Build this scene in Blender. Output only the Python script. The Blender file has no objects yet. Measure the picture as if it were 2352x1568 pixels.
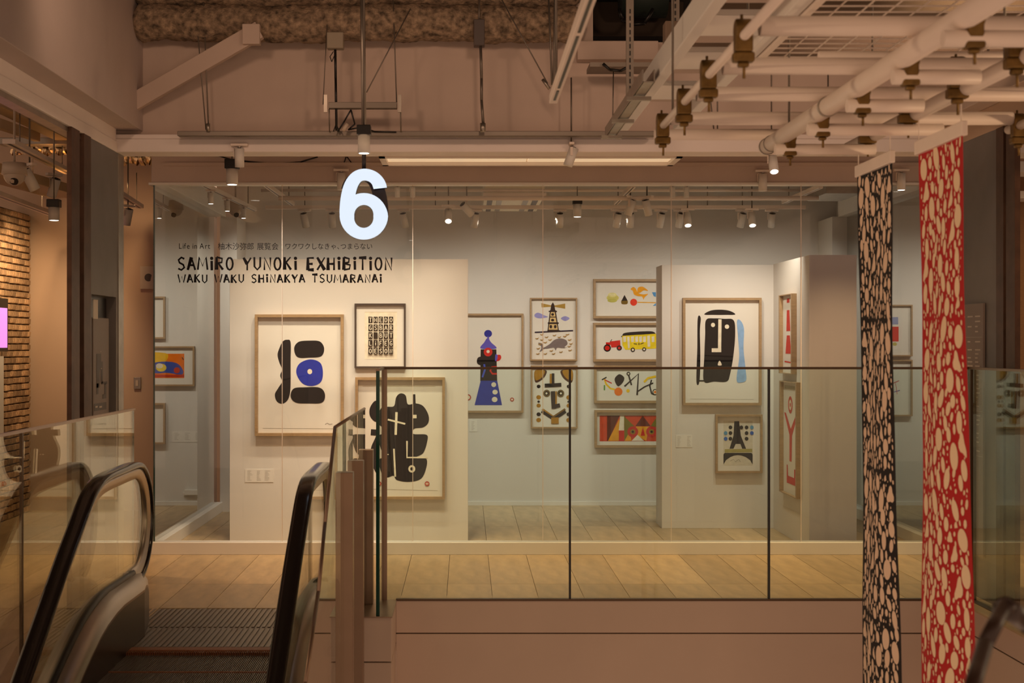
import bpy, bmesh, math, random
from mathutils import Vector, Matrix

random.seed(7)
scene = bpy.context.scene
COL = scene.collection

# ------------------------------------------------------------------ camera, world, exposure
F, CX, CY, ZC = 3300.0, 1070.0, 790.0, 1.5
cam_d = bpy.data.cameras.new('camera'); cam = bpy.data.objects.new('camera', cam_d); COL.objects.link(cam)
cam.location = (0, 0, ZC); cam.rotation_euler = (math.pi/2, 0, 0)
cam_d.sensor_width = 36.0; cam_d.lens = F/2352*36.0
cam_d.shift_x = (1176-CX)/2352; cam_d.shift_y = (CY-784)/2352
cam_d.clip_start = 0.05; cam_d.clip_end = 100
cam_d.dof.use_dof = True; cam_d.dof.focus_distance = 10.9; cam_d.dof.aperture_fstop = 5.6
scene.camera = cam
w = bpy.data.worlds.new('world'); scene.world = w; w.use_nodes = True
w.node_tree.nodes['Background'].inputs[0].default_value = (1.0, 0.62, 0.41, 1)
w.node_tree.nodes['Background'].inputs[1].default_value = 0.60
scene.view_settings.view_transform = 'Standard'; scene.view_settings.look = 'None'
scene.view_settings.exposure = 0.0; scene.view_settings.gamma = 1.0
scene.view_settings.use_curve_mapping = False
cy = scene.cycles
cy.use_denoising = True; cy.max_bounces = 7; cy.diffuse_bounces = 3; cy.glossy_bounces = 4
cy.transmission_bounces = 4; cy.transparent_max_bounces = 20; cy.sample_clamp_indirect = 4.0
cy.caustics_reflective = False; cy.caustics_refractive = False

def spot_light(name, loc, to, power, col, angle=60, blend=0.6, r=0.03):
    d = bpy.data.lights.new(name, 'SPOT'); d.energy = power; d.color = col
    d.spot_size = math.radians(angle); d.spot_blend = blend; d.shadow_soft_size = r
    o = bpy.data.objects.new(name, d); COL.objects.link(o); o.location = loc
    o.rotation_euler = (Vector(to)-Vector(loc)).to_track_quat('-Z', 'Y').to_euler()
    return o
def area_light(name, loc, to, power, col, sx, sy):
    d = bpy.data.lights.new(name, 'AREA'); d.energy = power; d.color = col
    d.shape = 'RECTANGLE'; d.size = sx; d.size_y = sy
    o = bpy.data.objects.new(name, d); COL.objects.link(o); o.location = loc
    o.rotation_euler = (Vector(to)-Vector(loc)).to_track_quat('-Z', 'Y').to_euler()
    return o
WARM = (1.0, 0.62, 0.30); NEU = (1.0, 0.82, 0.59); BACK = (1.0, 0.91, 0.76)
# exhibition track spots: steep wash on the near panel, wash on the back wall, on the right partition
for x in (-1.66, -1.28, -0.90, -0.52, -0.14):
    spot_light('panel_spot', (x+0.05, 10.42, 2.60), (x, 10.95, 0.2), 29, NEU, 92, 1.0)
    spot_light('panel_fill_spot', (x, 9.9, 2.66), (x, 10.95, 0.35), 36, (1.0, 0.86, 0.68), 64, 1.0)  # added fill from the corridor side, brightens the lower panel
for x in (-1.7, -0.9, 0.15, 0.75, 1.35, 1.95, 2.7):
    spot_light('wall_spot', (x, 12.0, 2.55), (x+0.05, 13.38, 0.85), 38, BACK, 112, 1.0)
for x in (1.85, 2.3):
    spot_light('partition_spot', (x, 10.7, 2.57), (x, 11.7, 0.9), 36, BACK, 100, 1.0)
spot_light('side_spot', (1.9, 11.0, 2.57), (2.52, 11.15, 1.3), 14, NEU, 90, 0.9)
# corridor floor downlights
for x, p in ((-3.2, 90), (-1.6, 230), (-0.55, 120), (0.6, 45), (1.75, 90), (2.7, 135)):
    spot_light('corridor_spot', (x, 9.75, 2.66), (x, 9.72, 0), p, WARM, 100, 1.0)
# left room and right room
spot_light('brick_spot', (-3.2, 11.9, 2.62), (-3.88, 12.35, 1.6), 60, (1.0, 0.68, 0.38), 110, 0.9)
spot_light('left_room_spot', (-3.35, 11.2, 2.8), (-3.0, 12.95, 1.1), 62, WARM, 110, 0.9)
spot_light('left_room_spot', (-2.75, 11.6, 2.8), (-2.75, 12.95, 1.3), 50, WARM, 90, 1.0)
spot_light('right_room_spot', (4.6, 10.5, 2.7), (4.6, 11.9, 1.0), 24, WARM, 110, 0.9)
# atrium: unseen fill spots added to wash the upper walls and the slab front
for x, p in ((-1.3, 34), (0.35, 30), (2.3, 50)):
    spot_light('atrium_fill', (x, 6.0, 3.5), (x*0.9, 8.4, -0.4), p, (1.0, 0.66, 0.36), 80, 1.0, 0.08)
for x, p in ((-1.5, 36), (0.4, 34), (2.3, 50)):
    spot_light('header_fill', (x, 6.4, 3.5), (x, 9.3, 2.9), p, (1.0, 0.62, 0.40), 110, 1.0, 0.12)
spot_light('right_pipe_fill', (4.5, 4.5, 1.2), (1.5, 4.6, 2.3), 120, (1.0, 0.64, 0.36), 90, 1.0, 0.12)  # unseen lamp added to brighten the pipes from below right
spot_light('left_banner_fill', (-3.8, 4.6, 2.0), (1.5, 4.8, 1.3), 190, (1.0, 0.68, 0.42), 50, 1.0, 0.12)  # unseen lamp added to brighten the banner faces and the pipes' left sides

# ------------------------------------------------------------------ materials
def new_mat(name):
    m = bpy.data.materials.new(name); m.use_nodes = True
    nt = m.node_tree; b = nt.nodes['Principled BSDF']; return m, nt, b
def mat(name, col, rough=0.5, metal=0.0, var=0.0, scale=8.0, bump=0.0, bscale=60.0, rnd=0.0, spec=0.5, stretch=(1,1,1)):
    m, nt, b = new_mat(name); N = nt.nodes; L = nt.links
    b.inputs['Roughness'].default_value = rough; b.inputs['Metallic'].default_value = metal
    b.inputs['Specular IOR Level'].default_value = spec
    b.inputs['Base Color'].default_value = (*col, 1)
    tc = None
    if var or bump:
        tc = N.new('ShaderNodeTexCoord'); mp = N.new('ShaderNodeMapping'); L.new(tc.outputs['Object'], mp.inputs[0])
        mp.inputs['Scale'].default_value = stretch
    last = None
    if var:
        n = N.new('ShaderNodeTexNoise'); n.inputs['Scale'].default_value = scale; n.inputs['Detail'].default_value = 6
        L.new(mp.outputs[0], n.inputs['Vector'])
        r = N.new('ShaderNodeMapRange'); r.inputs['From Min'].default_value = 0.3; r.inputs['From Max'].default_value = 0.7
        r.inputs['To Min'].default_value = 1-var; r.inputs['To Max'].default_value = 1+var*0.6
        L.new(n.outputs[0], r.inputs[0])
        x = N.new('ShaderNodeVectorMath'); x.operation = 'SCALE'; x.inputs[0].default_value = col
        L.new(r.outputs[0], x.inputs['Scale']); last = x.outputs[0]
    if rnd:
        oi = N.new('ShaderNodeObjectInfo'); r = N.new('ShaderNodeMapRange')
        r.inputs['To Min'].default_value = 1-rnd; r.inputs['To Max'].default_value = 1+rnd
        L.new(oi.outputs['Random'], r.inputs[0])
        x = N.new('ShaderNodeVectorMath'); x.operation = 'SCALE'
        if last: L.new(last, x.inputs[0])
        else: x.inputs[0].default_value = col
        L.new(r.outputs[0], x.inputs['Scale']); last = x.outputs[0]
    if last: L.new(last, b.inputs['Base Color'])
    if bump:
        n = N.new('ShaderNodeTexNoise'); n.inputs['Scale'].default_value = bscale; n.inputs['Detail'].default_value = 5
        L.new(mp.outputs[0], n.inputs['Vector'])
        bp = N.new('ShaderNodeBump'); bp.inputs['Strength'].default_value = bump; bp.inputs['Distance'].default_value = 0.01
        L.new(n.outputs[0], bp.inputs['Height']); L.new(bp.outputs[0], b.inputs['Normal'])
    return m
def emit(name, col, s):
    m, nt, b = new_mat(name)
    b.inputs['Base Color'].default_value = (*col, 1)
    b.inputs['Emission Color'].default_value = (*col, 1); b.inputs['Emission Strength'].default_value = s
    return m
def glass(name, tint, r0=0.04, rmax=1.0):
    m = bpy.data.materials.new(name); m.use_nodes = True; nt = m.node_tree; N = nt.nodes; L = nt.links
    N.remove(N['Principled BSDF']); out = N['Material Output']
    g = N.new('ShaderNodeNewGeometry'); d = N.new('ShaderNodeVectorMath'); d.operation = 'DOT_PRODUCT'
    L.new(g.outputs['Incoming'], d.inputs[0]); L.new(g.outputs['Normal'], d.inputs[1])
    a = N.new('ShaderNodeMath'); a.operation = 'ABSOLUTE'; L.new(d.outputs['Value'], a.inputs[0])
    s = N.new('ShaderNodeMath'); s.operation = 'SUBTRACT'; s.inputs[0].default_value = 1; L.new(a.outputs[0], s.inputs[1])
    p = N.new('ShaderNodeMath'); p.operation = 'POWER'; p.inputs[1].default_value = 5; L.new(s.outputs[0], p.inputs[0])
    k = N.new('ShaderNodeMath'); k.operation = 'MULTIPLY_ADD'; k.inputs[1].default_value = rmax-r0; k.inputs[2].default_value = r0
    L.new(p.outputs[0], k.inputs[0])
    t = N.new('ShaderNodeBsdfTransparent'); t.inputs[0].default_value = (*tint, 1)
    gl = N.new('ShaderNodeBsdfGlossy'); gl.inputs['Roughness'].default_value = 0.0; gl.inputs['Color'].default_value = (0.95, 0.95, 0.93, 1)
    mx = N.new('ShaderNodeMixShader'); L.new(k.outputs[0], mx.inputs[0]); L.new(t.outputs[0], mx.inputs[1]); L.new(gl.outputs[0], mx.inputs[2])
    L.new(mx.outputs[0], out.inputs['Surface'])
    return m
M = {}
M['paint'] = mat('warm_plaster_paint', (0.62, 0.50, 0.43), 0.75, var=0.06, scale=3, bump=0.05, bscale=150)
M['paint_light'] = mat('white_painted_metal', (0.84, 0.73, 0.64), 0.5, var=0.03)
M['band'] = mat('pinkish_white_band_paint', (0.92, 0.84, 0.80), 0.6, var=0.03, scale=3)
M['paint2'] = mat('bluish_lit_plaster', (0.58, 0.49, 0.46), 0.75, var=0.05, scale=3, bump=0.05, bscale=150)  # bluish sign light on the left wall is put into this plaster colour
M['slab'] = mat('slab_cladding', (0.60, 0.47, 0.38), 0.6, var=0.05, scale=2)
M['gallery'] = mat('gallery_wall_paint', (0.74, 0.71, 0.67), 0.85, var=0.02, scale=2)
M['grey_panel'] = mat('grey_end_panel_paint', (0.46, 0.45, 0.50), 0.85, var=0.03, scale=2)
M['white'] = mat('white_paint', (0.82, 0.79, 0.74), 0.55)
M['beige_wall'] = mat('beige_wall_paint', (0.60, 0.44, 0.32), 0.8, var=0.04, scale=2)
M['brown_wall'] = mat('brown_wall_covering', (0.30, 0.17, 0.08), 0.8, var=0.15, scale=25, stretch=(1, 1, 8))
M['wood_floor'] = mat('oak_floor_plank', (0.50, 0.36, 0.20), 0.36, var=0.22, scale=5, bump=0.06, bscale=30, rnd=0.16, stretch=(3, 0.8, 1))
M['joint'] = mat('dark_floor_joint', (0.12, 0.08, 0.05), 0.9)
M['mineral'] = mat('sprayed_fireproofing', (0.34, 0.25, 0.17), 0.98, var=0.75, scale=26, bump=1.0, bscale=90)
M['dark'] = mat('dark_void_paint', (0.05, 0.035, 0.025), 0.9)
M['black'] = mat('black_plastic', (0.012, 0.011, 0.011), 0.4)
M['galv'] = mat('galvanised_steel', (0.42, 0.38, 0.33), 0.38, metal=0.85, var=0.15, scale=12)
M['rod'] = mat('dull_steel_rod', (0.22, 0.19, 0.16), 0.45, metal=0.6)
M['brass'] = mat('yellowed_clamp_steel', (0.20, 0.12, 0.035), 0.45, metal=0.7, var=0.4, scale=30)
M['column'] = mat('grey_steel_cladding', (0.19, 0.175, 0.165), 0.55, metal=0.0, var=0.14, scale=3)
M['rust'] = mat('dark_bronze_frame', (0.10, 0.05, 0.028), 0.5, metal=0.4, var=0.35, scale=9)
M['bronze'] = mat('bronze_post', (0.30, 0.21, 0.15), 0.35, metal=0.7, var=0.06)
M['cap'] = mat('dark_bronze_cap', (0.10, 0.065, 0.04), 0.35, metal=0.8)
M['oak'] = mat('pale_oak_frame', (0.40, 0.26, 0.13), 0.45, var=0.15, scale=20, stretch=(1, 1, 4))
M['darkwood'] = mat('dark_walnut_frame', (0.06, 0.04, 0.03), 0.4)
M['paper'] = mat('cream_paper', (0.77, 0.73, 0.66), 0.9)
M['rubber'] = mat('black_handrail_rubber', (0.016, 0.012, 0.011), 0.16, spec=0.7)
M['steel'] = mat('brushed_stainless', (0.50, 0.44, 0.39), 0.34, metal=0.95, var=0.05, scale=3)
M['skirt'] = mat('dark_skirt_panel', (0.06, 0.04, 0.028), 0.35, metal=0.6)
M['tread'] = mat('grooved_aluminium', (0.17, 0.145, 0.125), 0.4, metal=0.65, var=0.12)
M['rib'] = mat('tread_rib', (0.24, 0.20, 0.17), 0.42, metal=0.6)
M['groove'] = mat('tread_groove', (0.02, 0.015, 0.012), 0.8)
M['comb'] = mat('amber_comb_edge', (0.26, 0.08, 0.02), 0.5)
M['vinyl'] = mat('black_vinyl', (0.008, 0.006, 0.006), 0.8, spec=0.05)
M['glass_display'] = glass('display_glass', (0.985, 0.985, 0.975), 0.022)
M['glass_rail'] = glass('tinted_rail_glass', (0.915, 0.975, 0.945), 0.02)
M['glass_side'] = glass('escalator_side_glass', (0.95, 0.96, 0.90), 0.04)
M['glass_mirror'] = glass('reflective_side_glass', (0.8, 0.8, 0.78), 0.62, 0.95)
M['edge'] = mat('green_glass_edge', (0.0, 0.045, 0.03), 0.1)
M['redcloth'] = mat('red_cotton_cloth', (0.46, 0.012, 0.014), 0.9, bump=0.1, bscale=300)
M['blackcloth'] = mat('black_cotton_cloth', (0.012, 0.009, 0.009), 0.9, bump=0.1, bscale=300)
M['cream'] = mat('cream_cloth_print', (0.86, 0.66, 0.44), 0.9)
M['cream2'] = mat('peach_cloth_print', (0.82, 0.62, 0.46), 0.9)
M['sign_face'] = emit('lit_sign_face', (0.76, 0.87, 1.0), 0.98)
M['sign_face'].node_tree.nodes['Principled BSDF'].inputs['Base Color'].default_value = (.08, .08, .08, 1)
M['lamp'] = emit('lit_lamp_lens', (1.0, 0.93, 0.8), 6.0)
M['panel_lamp'] = emit('soft_lit_diffuser', (1.0, 0.78, 0.5), 0.42)
M['foil'] = mat('crumpled_foil', (0.75, 0.55, 0.32), 0.2, metal=0.9, bump=1.0, bscale=25)
M['plastic'] = mat('cream_plastic', (0.60, 0.50, 0.40), 0.5)
M['dome'] = mat('smoked_dome', (0.03, 0.025, 0.025), 0.1)
M['screen'] = emit('lit_screen', (0.7, 0.25, 0.75), 1.0)
M['signplate'] = mat('grey_sign_plate', (0.22, 0.17, 0.145), 0.5)
M['signprint'] = mat('pale_sign_print', (0.55, 0.48, 0.42), 0.6)
M['signdark'] = mat('dark_sign_print', (0.085, 0.065, 0.06), 0.5)
M['greyprint'] = mat('grey_caption_print', (0.45, 0.42, 0.38), 0.8)
def brick_mat():
    m = mat('rough_brick', (0.56, 0.36, 0.20), 0.9, var=0.4, scale=30, bump=0.6, bscale=70, rnd=0.42); return m
M['brick'] = brick_mat()
INK = {}
def ink(c):
    k = '%02x%02x%02x' % c
    if k not in INK:
        lin = tuple(((v/255)/12.92 if v/255 <= .04045 else ((v/255+.055)/1.055)**2.4) for v in c)
        INK[k] = mat('ink_'+k, lin, 0.9, var=0.12, scale=30, spec=0.2)
    return INK[k]

# ------------------------------------------------------------------ mesh helpers
def P(px, py, Y): return Vector(((px-CX)/F*Y, Y, ZC-(py-CY)/F*Y))
def X_(px, Y): return (px-CX)/F*Y
def Z_(py, Y): return ZC-(py-CY)/F*Y
ORG = {}
class MB:
    def __init__(s): s.v = []; s.f = []; s.m = []; s.sm = []
    def face(s, pts, m=0, sm=False):
        b = len(s.v); s.v += [Vector(p) for p in pts]; s.f.append(list(range(b, b+len(pts)))); s.m.append(m); s.sm.append(sm); return s
    def box(s, x0, x1, y0, y1, z0, z1, m=0, mats6=None):
        b = len(s.v)
        s.v += [Vector(p) for p in ((x0,y0,z0),(x1,y0,z0),(x1,y1,z0),(x0,y1,z0),(x0,y0,z1),(x1,y0,z1),(x1,y1,z1),(x0,y1,z1))]
        fs = ((0,3,2,1),(4,5,6,7),(0,1,5,4),(2,3,7,6),(1,2,6,5),(3,0,4,7))   # -z +z -y +y +x -x
        for i, f in enumerate(fs):
            s.f.append([b+k for k in f]); s.m.append(mats6[i] if mats6 else m); s.sm.append(False)
        return s
    def cyl(s, p0, p1, r, n=14, m=0, r1=None, caps=True, capm=None):
        p0 = Vector(p0); p1 = Vector(p1); r1 = r if r1 is None else r1
        d = (p1-p0).normalized(); u = d.orthogonal().normalized(); w_ = d.cross(u); b = len(s.v)
        for p, rr in ((p0, r), (p1, r1)):
            for i in range(n):
                a = 2*math.pi*i/n; s.v.append(p+(u*math.cos(a)+w_*math.sin(a))*rr)
        for i in range(n):
            j = (i+1) % n; s.f.append([b+i, b+j, b+n+j, b+n+i]); s.m.append(m); s.sm.append(True)
        if caps:
            cm = m if capm is None else capm
            s.f.append([b+i for i in reversed(range(n))]); s.m.append(m); s.sm.append(False)
            s.f.append([b+n+i for i in range(n)]); s.m.append(cm); s.sm.append(False)
        return s
    def tube(s, pts, r, n=8, m=0):
        for a, b in zip(pts[:-1], pts[1:]): s.cyl(a, b, r, n, m)
        return s
    def prism(s, poly, fn, d, m=0):
        """poly: 2-D points; fn(p, k) -> world point, k in 0..1 of extrusion depth d"""
        n = len(poly); A = [Vector(fn(p, 0)) for p in poly]; B = [Vector(fn(p, d)) for p in poly]
        s.face(A, m); s.face(list(reversed(B)), m)
        for i in range(n):
            j = (i+1) % n; s.face([A[j], A[i], B[i], B[j]], m)
        return s
    def build(s, name, mats, parent=None, org=None, bevel=0.0, rot=None):
        if parent is not None: o_ = ORG[parent.name]
        elif org is not None: o_ = Vector(org)
        else:
            xs = [p.x for p in s.v]; ys = [p.y for p in s.v]; zs = [p.z for p in s.v]
            o_ = Vector(((min(xs)+max(xs))/2, (min(ys)+max(ys))/2, min(zs)))
        me = bpy.data.meshes.new(name); me.from_pydata([tuple(p-o_) for p in s.v], [], s.f)
        if not isinstance(mats, (list, tuple)): mats = [mats]
        for mm in mats: me.materials.append(mm)
        for p, mi, sm in zip(me.polygons, s.m, s.sm): p.material_index = mi; p.use_smooth = sm
        bm = bmesh.new(); bm.from_mesh(me); bmesh.ops.remove_doubles(bm, verts=bm.verts, dist=1e-6)
        bmesh.ops.recalc_face_normals(bm, faces=bm.faces) if len(s.f) > 5 else None
        bm.to_mesh(me); bm.free(); me.update()
        o = bpy.data.objects.new(name, me); COL.objects.link(o)
        if parent is not None: o.parent = parent
        else: o.location = o_
        ORG[o.name] = o_
        if bevel:
            b = o.modifiers.new('bevel', 'BEVEL'); b.width = bevel; b.segments = 2; b.limit_method = 'ANGLE'
        return o
def tag(o, label, cat, group=None):
    o['label'] = label; o['category'] = cat
    if group: o['group'] = group
    return o
def thing(name, label, cat, loc, group=None):
    o = bpy.data.objects.new(name, None); COL.objects.link(o); o.location = loc; o.empty_display_size = 0.1
    ORG[o.name] = Vector(loc); tag(o, label, cat, group); return o
def struct(o): o['kind'] = 'structure'; return o
def sroot(name, loc=(0, 0, 0)):
    o = bpy.data.objects.new(name, None); COL.objects.link(o); o.location = loc; ORG[o.name] = Vector(loc); o['kind'] = 'structure'; return o
def copy_tree(o, parent=None):
    c = o.copy(); COL.objects.link(c); c.parent = parent
    for ch in list(o.children): copy_tree(ch, c)
    return c
def plank(name, mesh_src, loc, parent):
    c = bpy.data.objects.new(name, mesh_src); COL.objects.link(c); c.parent = parent
    c.location = Vector(loc)-ORG[parent.name]; return c
def unit_mesh(name, mb, m):
    o = mb.build(name, m, org=(0, 0, 0)); me = o.data; bpy.data.objects.remove(o); return me
ORD = ['leftmost', 'second', 'third', 'fourth', 'fifth', 'sixth', 'seventh', 'eighth', 'ninth', 'tenth', 'eleventh', 'twelfth', 'thirteenth']

# ================================================================== STRUCTURE
# floor: slab + planks
YB = 13.38                      # gallery back wall
floor = MB()
floor.box(-0.585, 2.96, 8.44, 14.2, -0.3, -0.012)
floor.box(-1.92, -0.585, 8.16, 14.2, -0.3, -0.012)
floor.box(-5.2, -1.92, 3.0, 14.2, -0.3, -0.012)
floor.box(2.96, 6.4, 2.0, 14.2, -0.3, -0.012)
floor = struct(floor.build('floor', M['joint'], org=(0, 0, -0.012)))
PW, PL, PX0, PY0 = 0.2715, 1.425, -0.114, 8.99
pm = {}
def plank_mesh(wd, ln):
    k = (round(wd, 3), round(ln, 3))
    if k not in pm:
        g = 0.0015
        pm[k] = unit_mesh('floor_plank', MB().box(g, wd-g, g, ln-g, 0, 0.012), M['wood_floor'])
    return pm[k]
ix0 = -17
for i in range(-15, 23):
    xa = PX0+i*PW; xb = xa+PW
    for j in range(-2, 4):
        ya = PY0+j*PL; yb = ya+PL
        xm = (xa+xb)/2
        lo = 8.44 if xm > -0.6 and xb < 3.1 else (8.165 if xa > -1.93 and xm < 0 else 3.0)
        if xb > 2.96: lo = 3.0
        yy = max(ya, lo)
        if yb-yy < 0.05: continue
        plank('floor_plank', plank_mesh(PW, yb-yy), (xa, yy, -0.012), floor)

# slab front cladding below the balustrade
sl = sroot('wall_slab_edge', (1.2, 8.44, -1.4))
MB().box(-0.41, 2.96, 8.43, 8.6, -0.193, -0.004).build('cladding_panel', M['slab'], sl, bevel=0.002)
MB().box(-0.41, 2.96, 8.43, 8.6, -1.6, -0.2).build('cladding_panel', M['slab'], sl, bevel=0.002)
MB().box(-0.41, 2.96, 8.445, 8.6, -0.21, -0.18).build('joint', M['dark'], sl)
MB().box(2.955, 3.2, 2.0, 8.43, -0.193, -0.004).build('cladding_panel', M['slab'], sl, bevel=0.002)
for a, b in ((2.0, 4.6), (4.605, 6.55), (6.555, 8.43)):
    MB().box(2.955, 3.2, a, b, -1.6, -0.2).build('cladding_panel', M['slab'], sl, bevel=0.002)
MB().box(-2.1, -0.6, 8.17, 8.4, -1.6, -0.02).build('cladding_panel', M['slab'], sl)

# pedestal at the corner of the balustrade
pd = thing('pedestal', 'boxy beige pedestal under the free end of the front glass balustrade', 'pedestal', (-0.5, 8.2, -1.6))
MB().box(-0.60, -0.41, 7.92, 8.43, -0.25, -0.006).build('upper_panel', M['slab'], pd, bevel=0.003)
MB().box(-0.60, -0.41, 7.92, 8.43, -1.6, -0.256).build('lower_panel', M['slab'], pd, bevel=0.003)
MB().box(-0.605, -0.405, 7.91, 8.44, -0.006, 0.0).build('top_plate', M['bronze'], pd)

# upper walls / bulkheads
ub = sroot('wall_upper_back', (0, 9.3, 2.8))
MB().box(-2.3, X_(1362, 9.3), 9.3, 9.5, 2.8, 3.9).build('wall_panel', M['paint'], ub)
MB().box(X_(1362, 9.3), 3.2, 9.3, 9.5, 2.8, Z_(97, 9.3)).build('wall_panel', M['paint'], ub)
MB().box(X_(1325, 9.25), X_(1510, 9.25), 9.2, 9.3, Z_(140, 9.25), Z_(97, 9.25)).build('ledge_beam', M['paint'], ub, bevel=0.006)
hd = struct(MB().box(-2.3, 3.1, 9.2, 9.42, 2.729, 2.815).box(-2.3, 3.1, 9.215, 9.40, 2.815, 2.846).build('trim_1', M['band'], bevel=0.006))
wl = sroot('wall_left', (-2.3, 6, 2.7))
MB().box(-2.6, -2.09, 1.0, 9.3, 2.877, 3.9).build('upper_wall', M['paint2'], wl, bevel=0.004)
MB().box(-2.40, -2.24, 1.0, 9.2, 2.80, 2.877).build('upper_band', M['band'], wl)
MB().box(-2.32, -2.232, 1.0, 9.2, 2.729, 2.797).build('lower_band', M['band'], wl, bevel=0.004)
MB().box(-2.32, -2.245, 1.0, 9.2, 2.796, 2.802).build('shadow_gap', M['dark'], wl)
MB().box(-2.32, -2.25, 1.0, 8.5, 2.70, 2.729).build('shutter_guide', M['galv'], wl)
wr = sroot('wall_right', (3.1, 6, 2.7))
MB().box(2.92, 3.4, 1.0, 9.3, 2.877, 3.9).build('upper_wall', M['paint'], wr, bevel=0.004)
MB().box(3.037, 3.12, 1.0, 9.2, 2.729, 2.877).build('lower_band', M['beige_wall'], wr, bevel=0.004)
MB().box(3.10, 3.18, 1.0, 8.1, 2.69, 2.729).build('shutter_guide', M['galv'], wr)
cl = struct(MB().box(-5.2, 6.4, 1.0, 14.2, 3.9, 4.0).build('ceiling', M['dark']))
# gallery shell
gb = struct(MB().box(-2.32, 3.7, YB, YB+0.15, 0, 3.05).build('wall_back', M['gallery']))
struct(MB().box(-2.3, 3.5, YB-0.012, YB, 0, 0.035).build('baseboard_back', M['white']))
gc = struct(MB().box(-2.32, 3.7, 10.36, YB, 3.05, 3.12).build('ceiling_gallery', M['gallery']))
struct(MB().box(-2.3, 6.4, 9.42, 10.36, 3.0, 3.05).build('ceiling_corridor', M['beige_wall']))
struct(MB().box(-5.2, -2.32, 12.95, 13.1, 0, 3.7).build('wall_left_room', M['beige_wall']))
struct(MB().box(-5.2, -2.32, 8.6, 13.1, 3.7, 3.75).build('ceiling_left_room', M['dark']))
struct(MB().box(3.7, 6.4, 12.2, 12.35, 0, 3.0).build('wall_right_room', M['brown_wall']))
struct(MB().box(3.05, 6.4, 5.0, 12.2, 3.0, 3.05).build('ceiling_right_room', M['beige_wall']))
struct(MB().box(-2.20, -2.05, 12.86, YB, 0, 2.64).build('wall_gallery_left_pier', M['white']))
struct(MB().box(3.28, 3.42, 12.86, YB, 0, 2.64).build('wall_gallery_right_pier', M['white']))
struct(MB().box(3.45, 3.7, 12.3, YB, 0, 3.05).build('wall_gallery_right', M['gallery']))

# display windows
GX0, GX1, GY = -2.237, 3.42, 10.28
def pane(name, x0, x1, y0, y1, z0, z1, m, parent, axis):
    # axis 'x': big faces look along y ; axis 'y': big faces look along x
    e = 1
    six = (e, e, 0, 0, e, e) if axis == 'x' else (e, e, e, e, 0, 0)
    return MB().box(x0, x1, y0, y1, z0, z1, mats6=six).build(name, [m, M['edge']], parent)
w1 = sroot('window_1', (0.6, GY, 0))
xs = [GX0] + [X_(v, GY) for v in (648, 948, 1247, 1542, 1840, 2140)] + [GX1]
for a, b in zip(xs[:-1], xs[1:]):
    MB().box(a+0.001, b-0.001, GY, GY+0.01, 0.088, 2.64, mats6=(1, 1, 0, 0, 2, 2)).build('glass_pane', [M['glass_display'], M['white'], M['edge'] if a == GX0 else M['white']], w1)
for x in xs[1:-1]:
    MB().box(x-0.002, x+0.002, GY-0.001, GY+0.011, 0.088, 2.64).build('silicone_joint', M['paint_light'], w1)
MB().box(GX0-0.02, GX1+0.02, GY-0.05, GY+0.06, 0, 0.088).build('sill', M['white'], w1, bevel=0.003)
MB().box(GX0-0.03, GX1+0.03, GY-0.02, GY+0.08, 2.637, 2.655).build('head_rail', M['white'], w1, bevel=0.003)
MB().box(GX0-0.01, GX1+0.01, GY-0.005, GY+0.08, 2.655, 2.90).build('fascia', M['paint'], w1, bevel=0.003)
MB().box(-2.16, 3.3, GY-0.03, GY-0.005, 2.772, 2.795).build('trim_bead', M['paint'], w1)
w2 = sroot('window_2', (GX0, 11.5, 0))
pane('glass_pane', GX0, GX0+0.01, GY+0.012, 12.85, 0.088, 2.64, M['glass_mirror'], w2, 'y')
MB().box(GX0-0.03, GX0+0.06, GY+0.06, 12.86, 0, 0.088).build('sill', M['white'], w2, bevel=0.003)
MB().box(GX0-0.03, GX0+0.09, GY+0.08, 12.86, 2.637, 2.82).build('head_beam', M['white'], w2, bevel=0.003)
w3 = sroot('window_3', (GX1, 11.5, 0))
pane('glass_pane', GX1-0.01, GX1, GY+0.012, 12.85, 0.088, 2.64, M['glass_mirror'], w3, 'y')
MB().box(GX1-0.06, GX1+0.03, GY+0.06, 12.86, 0, 0.088).build('sill', M['white'], w3, bevel=0.003)
MB().box(GX1-0.09, GX1+0.03, GY+0.08, 12.86, 2.637, 2.82).build('head_beam', M['white'], w3, bevel=0.003)

# fireproofed beam: two lumpy rolls
def lumpy(name, x0, x1, yc, zc, ry, rz, parent, seed):
    random.seed(seed); nx, na = 150, 20; mb = MB(); V = []
    ph = [random.uniform(0, 6.28) for _ in range(8)]
    for i in range(nx+1):
        x = x0+(x1-x0)*i/nx; row = []
        e = min(1, i/4, (nx-i)/4)**0.5
        for k in range(na):
            a = 2*math.pi*k/na
            r = 1+0.05*math.sin(x*4+ph[0]+a)+0.045*math.sin(x*11+ph[1]-2*a)+0.04*math.sin(x*23+ph[2]+3*a)+random.uniform(-.05, .05)
            row.append(Vector((x, yc+math.cos(a)*ry*r*e, zc+math.sin(a)*rz*r*e)))
        V.append(row)
    for i in range(nx):
        for k in range(na):
            l = (k+1) % na; mb.face([V[i][k], V[i][l], V[i+1][l], V[i+1][k]], 0, True)
    return mb.build(name, M['mineral'], parent)
fb = thing('fireproofed_beam', 'rough sprayed-fireproofed beam running across the top of the upper back wall', 'beam', (-0.6, 9.15, 3.4))
lumpy('lower_roll', X_(300, 9.15), X_(1345, 9.15), 9.12, 3.535, 0.13, 0.115, fb, 3)
lumpy('upper_roll', X_(300, 9.15), X_(1345, 9.15), 9.12, 3.755, 0.17, 0.12, fb, 4)
br = MB()
a = P(305, 240, 9.2); b = P(598, 72, 9.0)
d = (b-a).normalized(); n = Vector((-d.z, 0, d.x))*0.055
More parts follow.
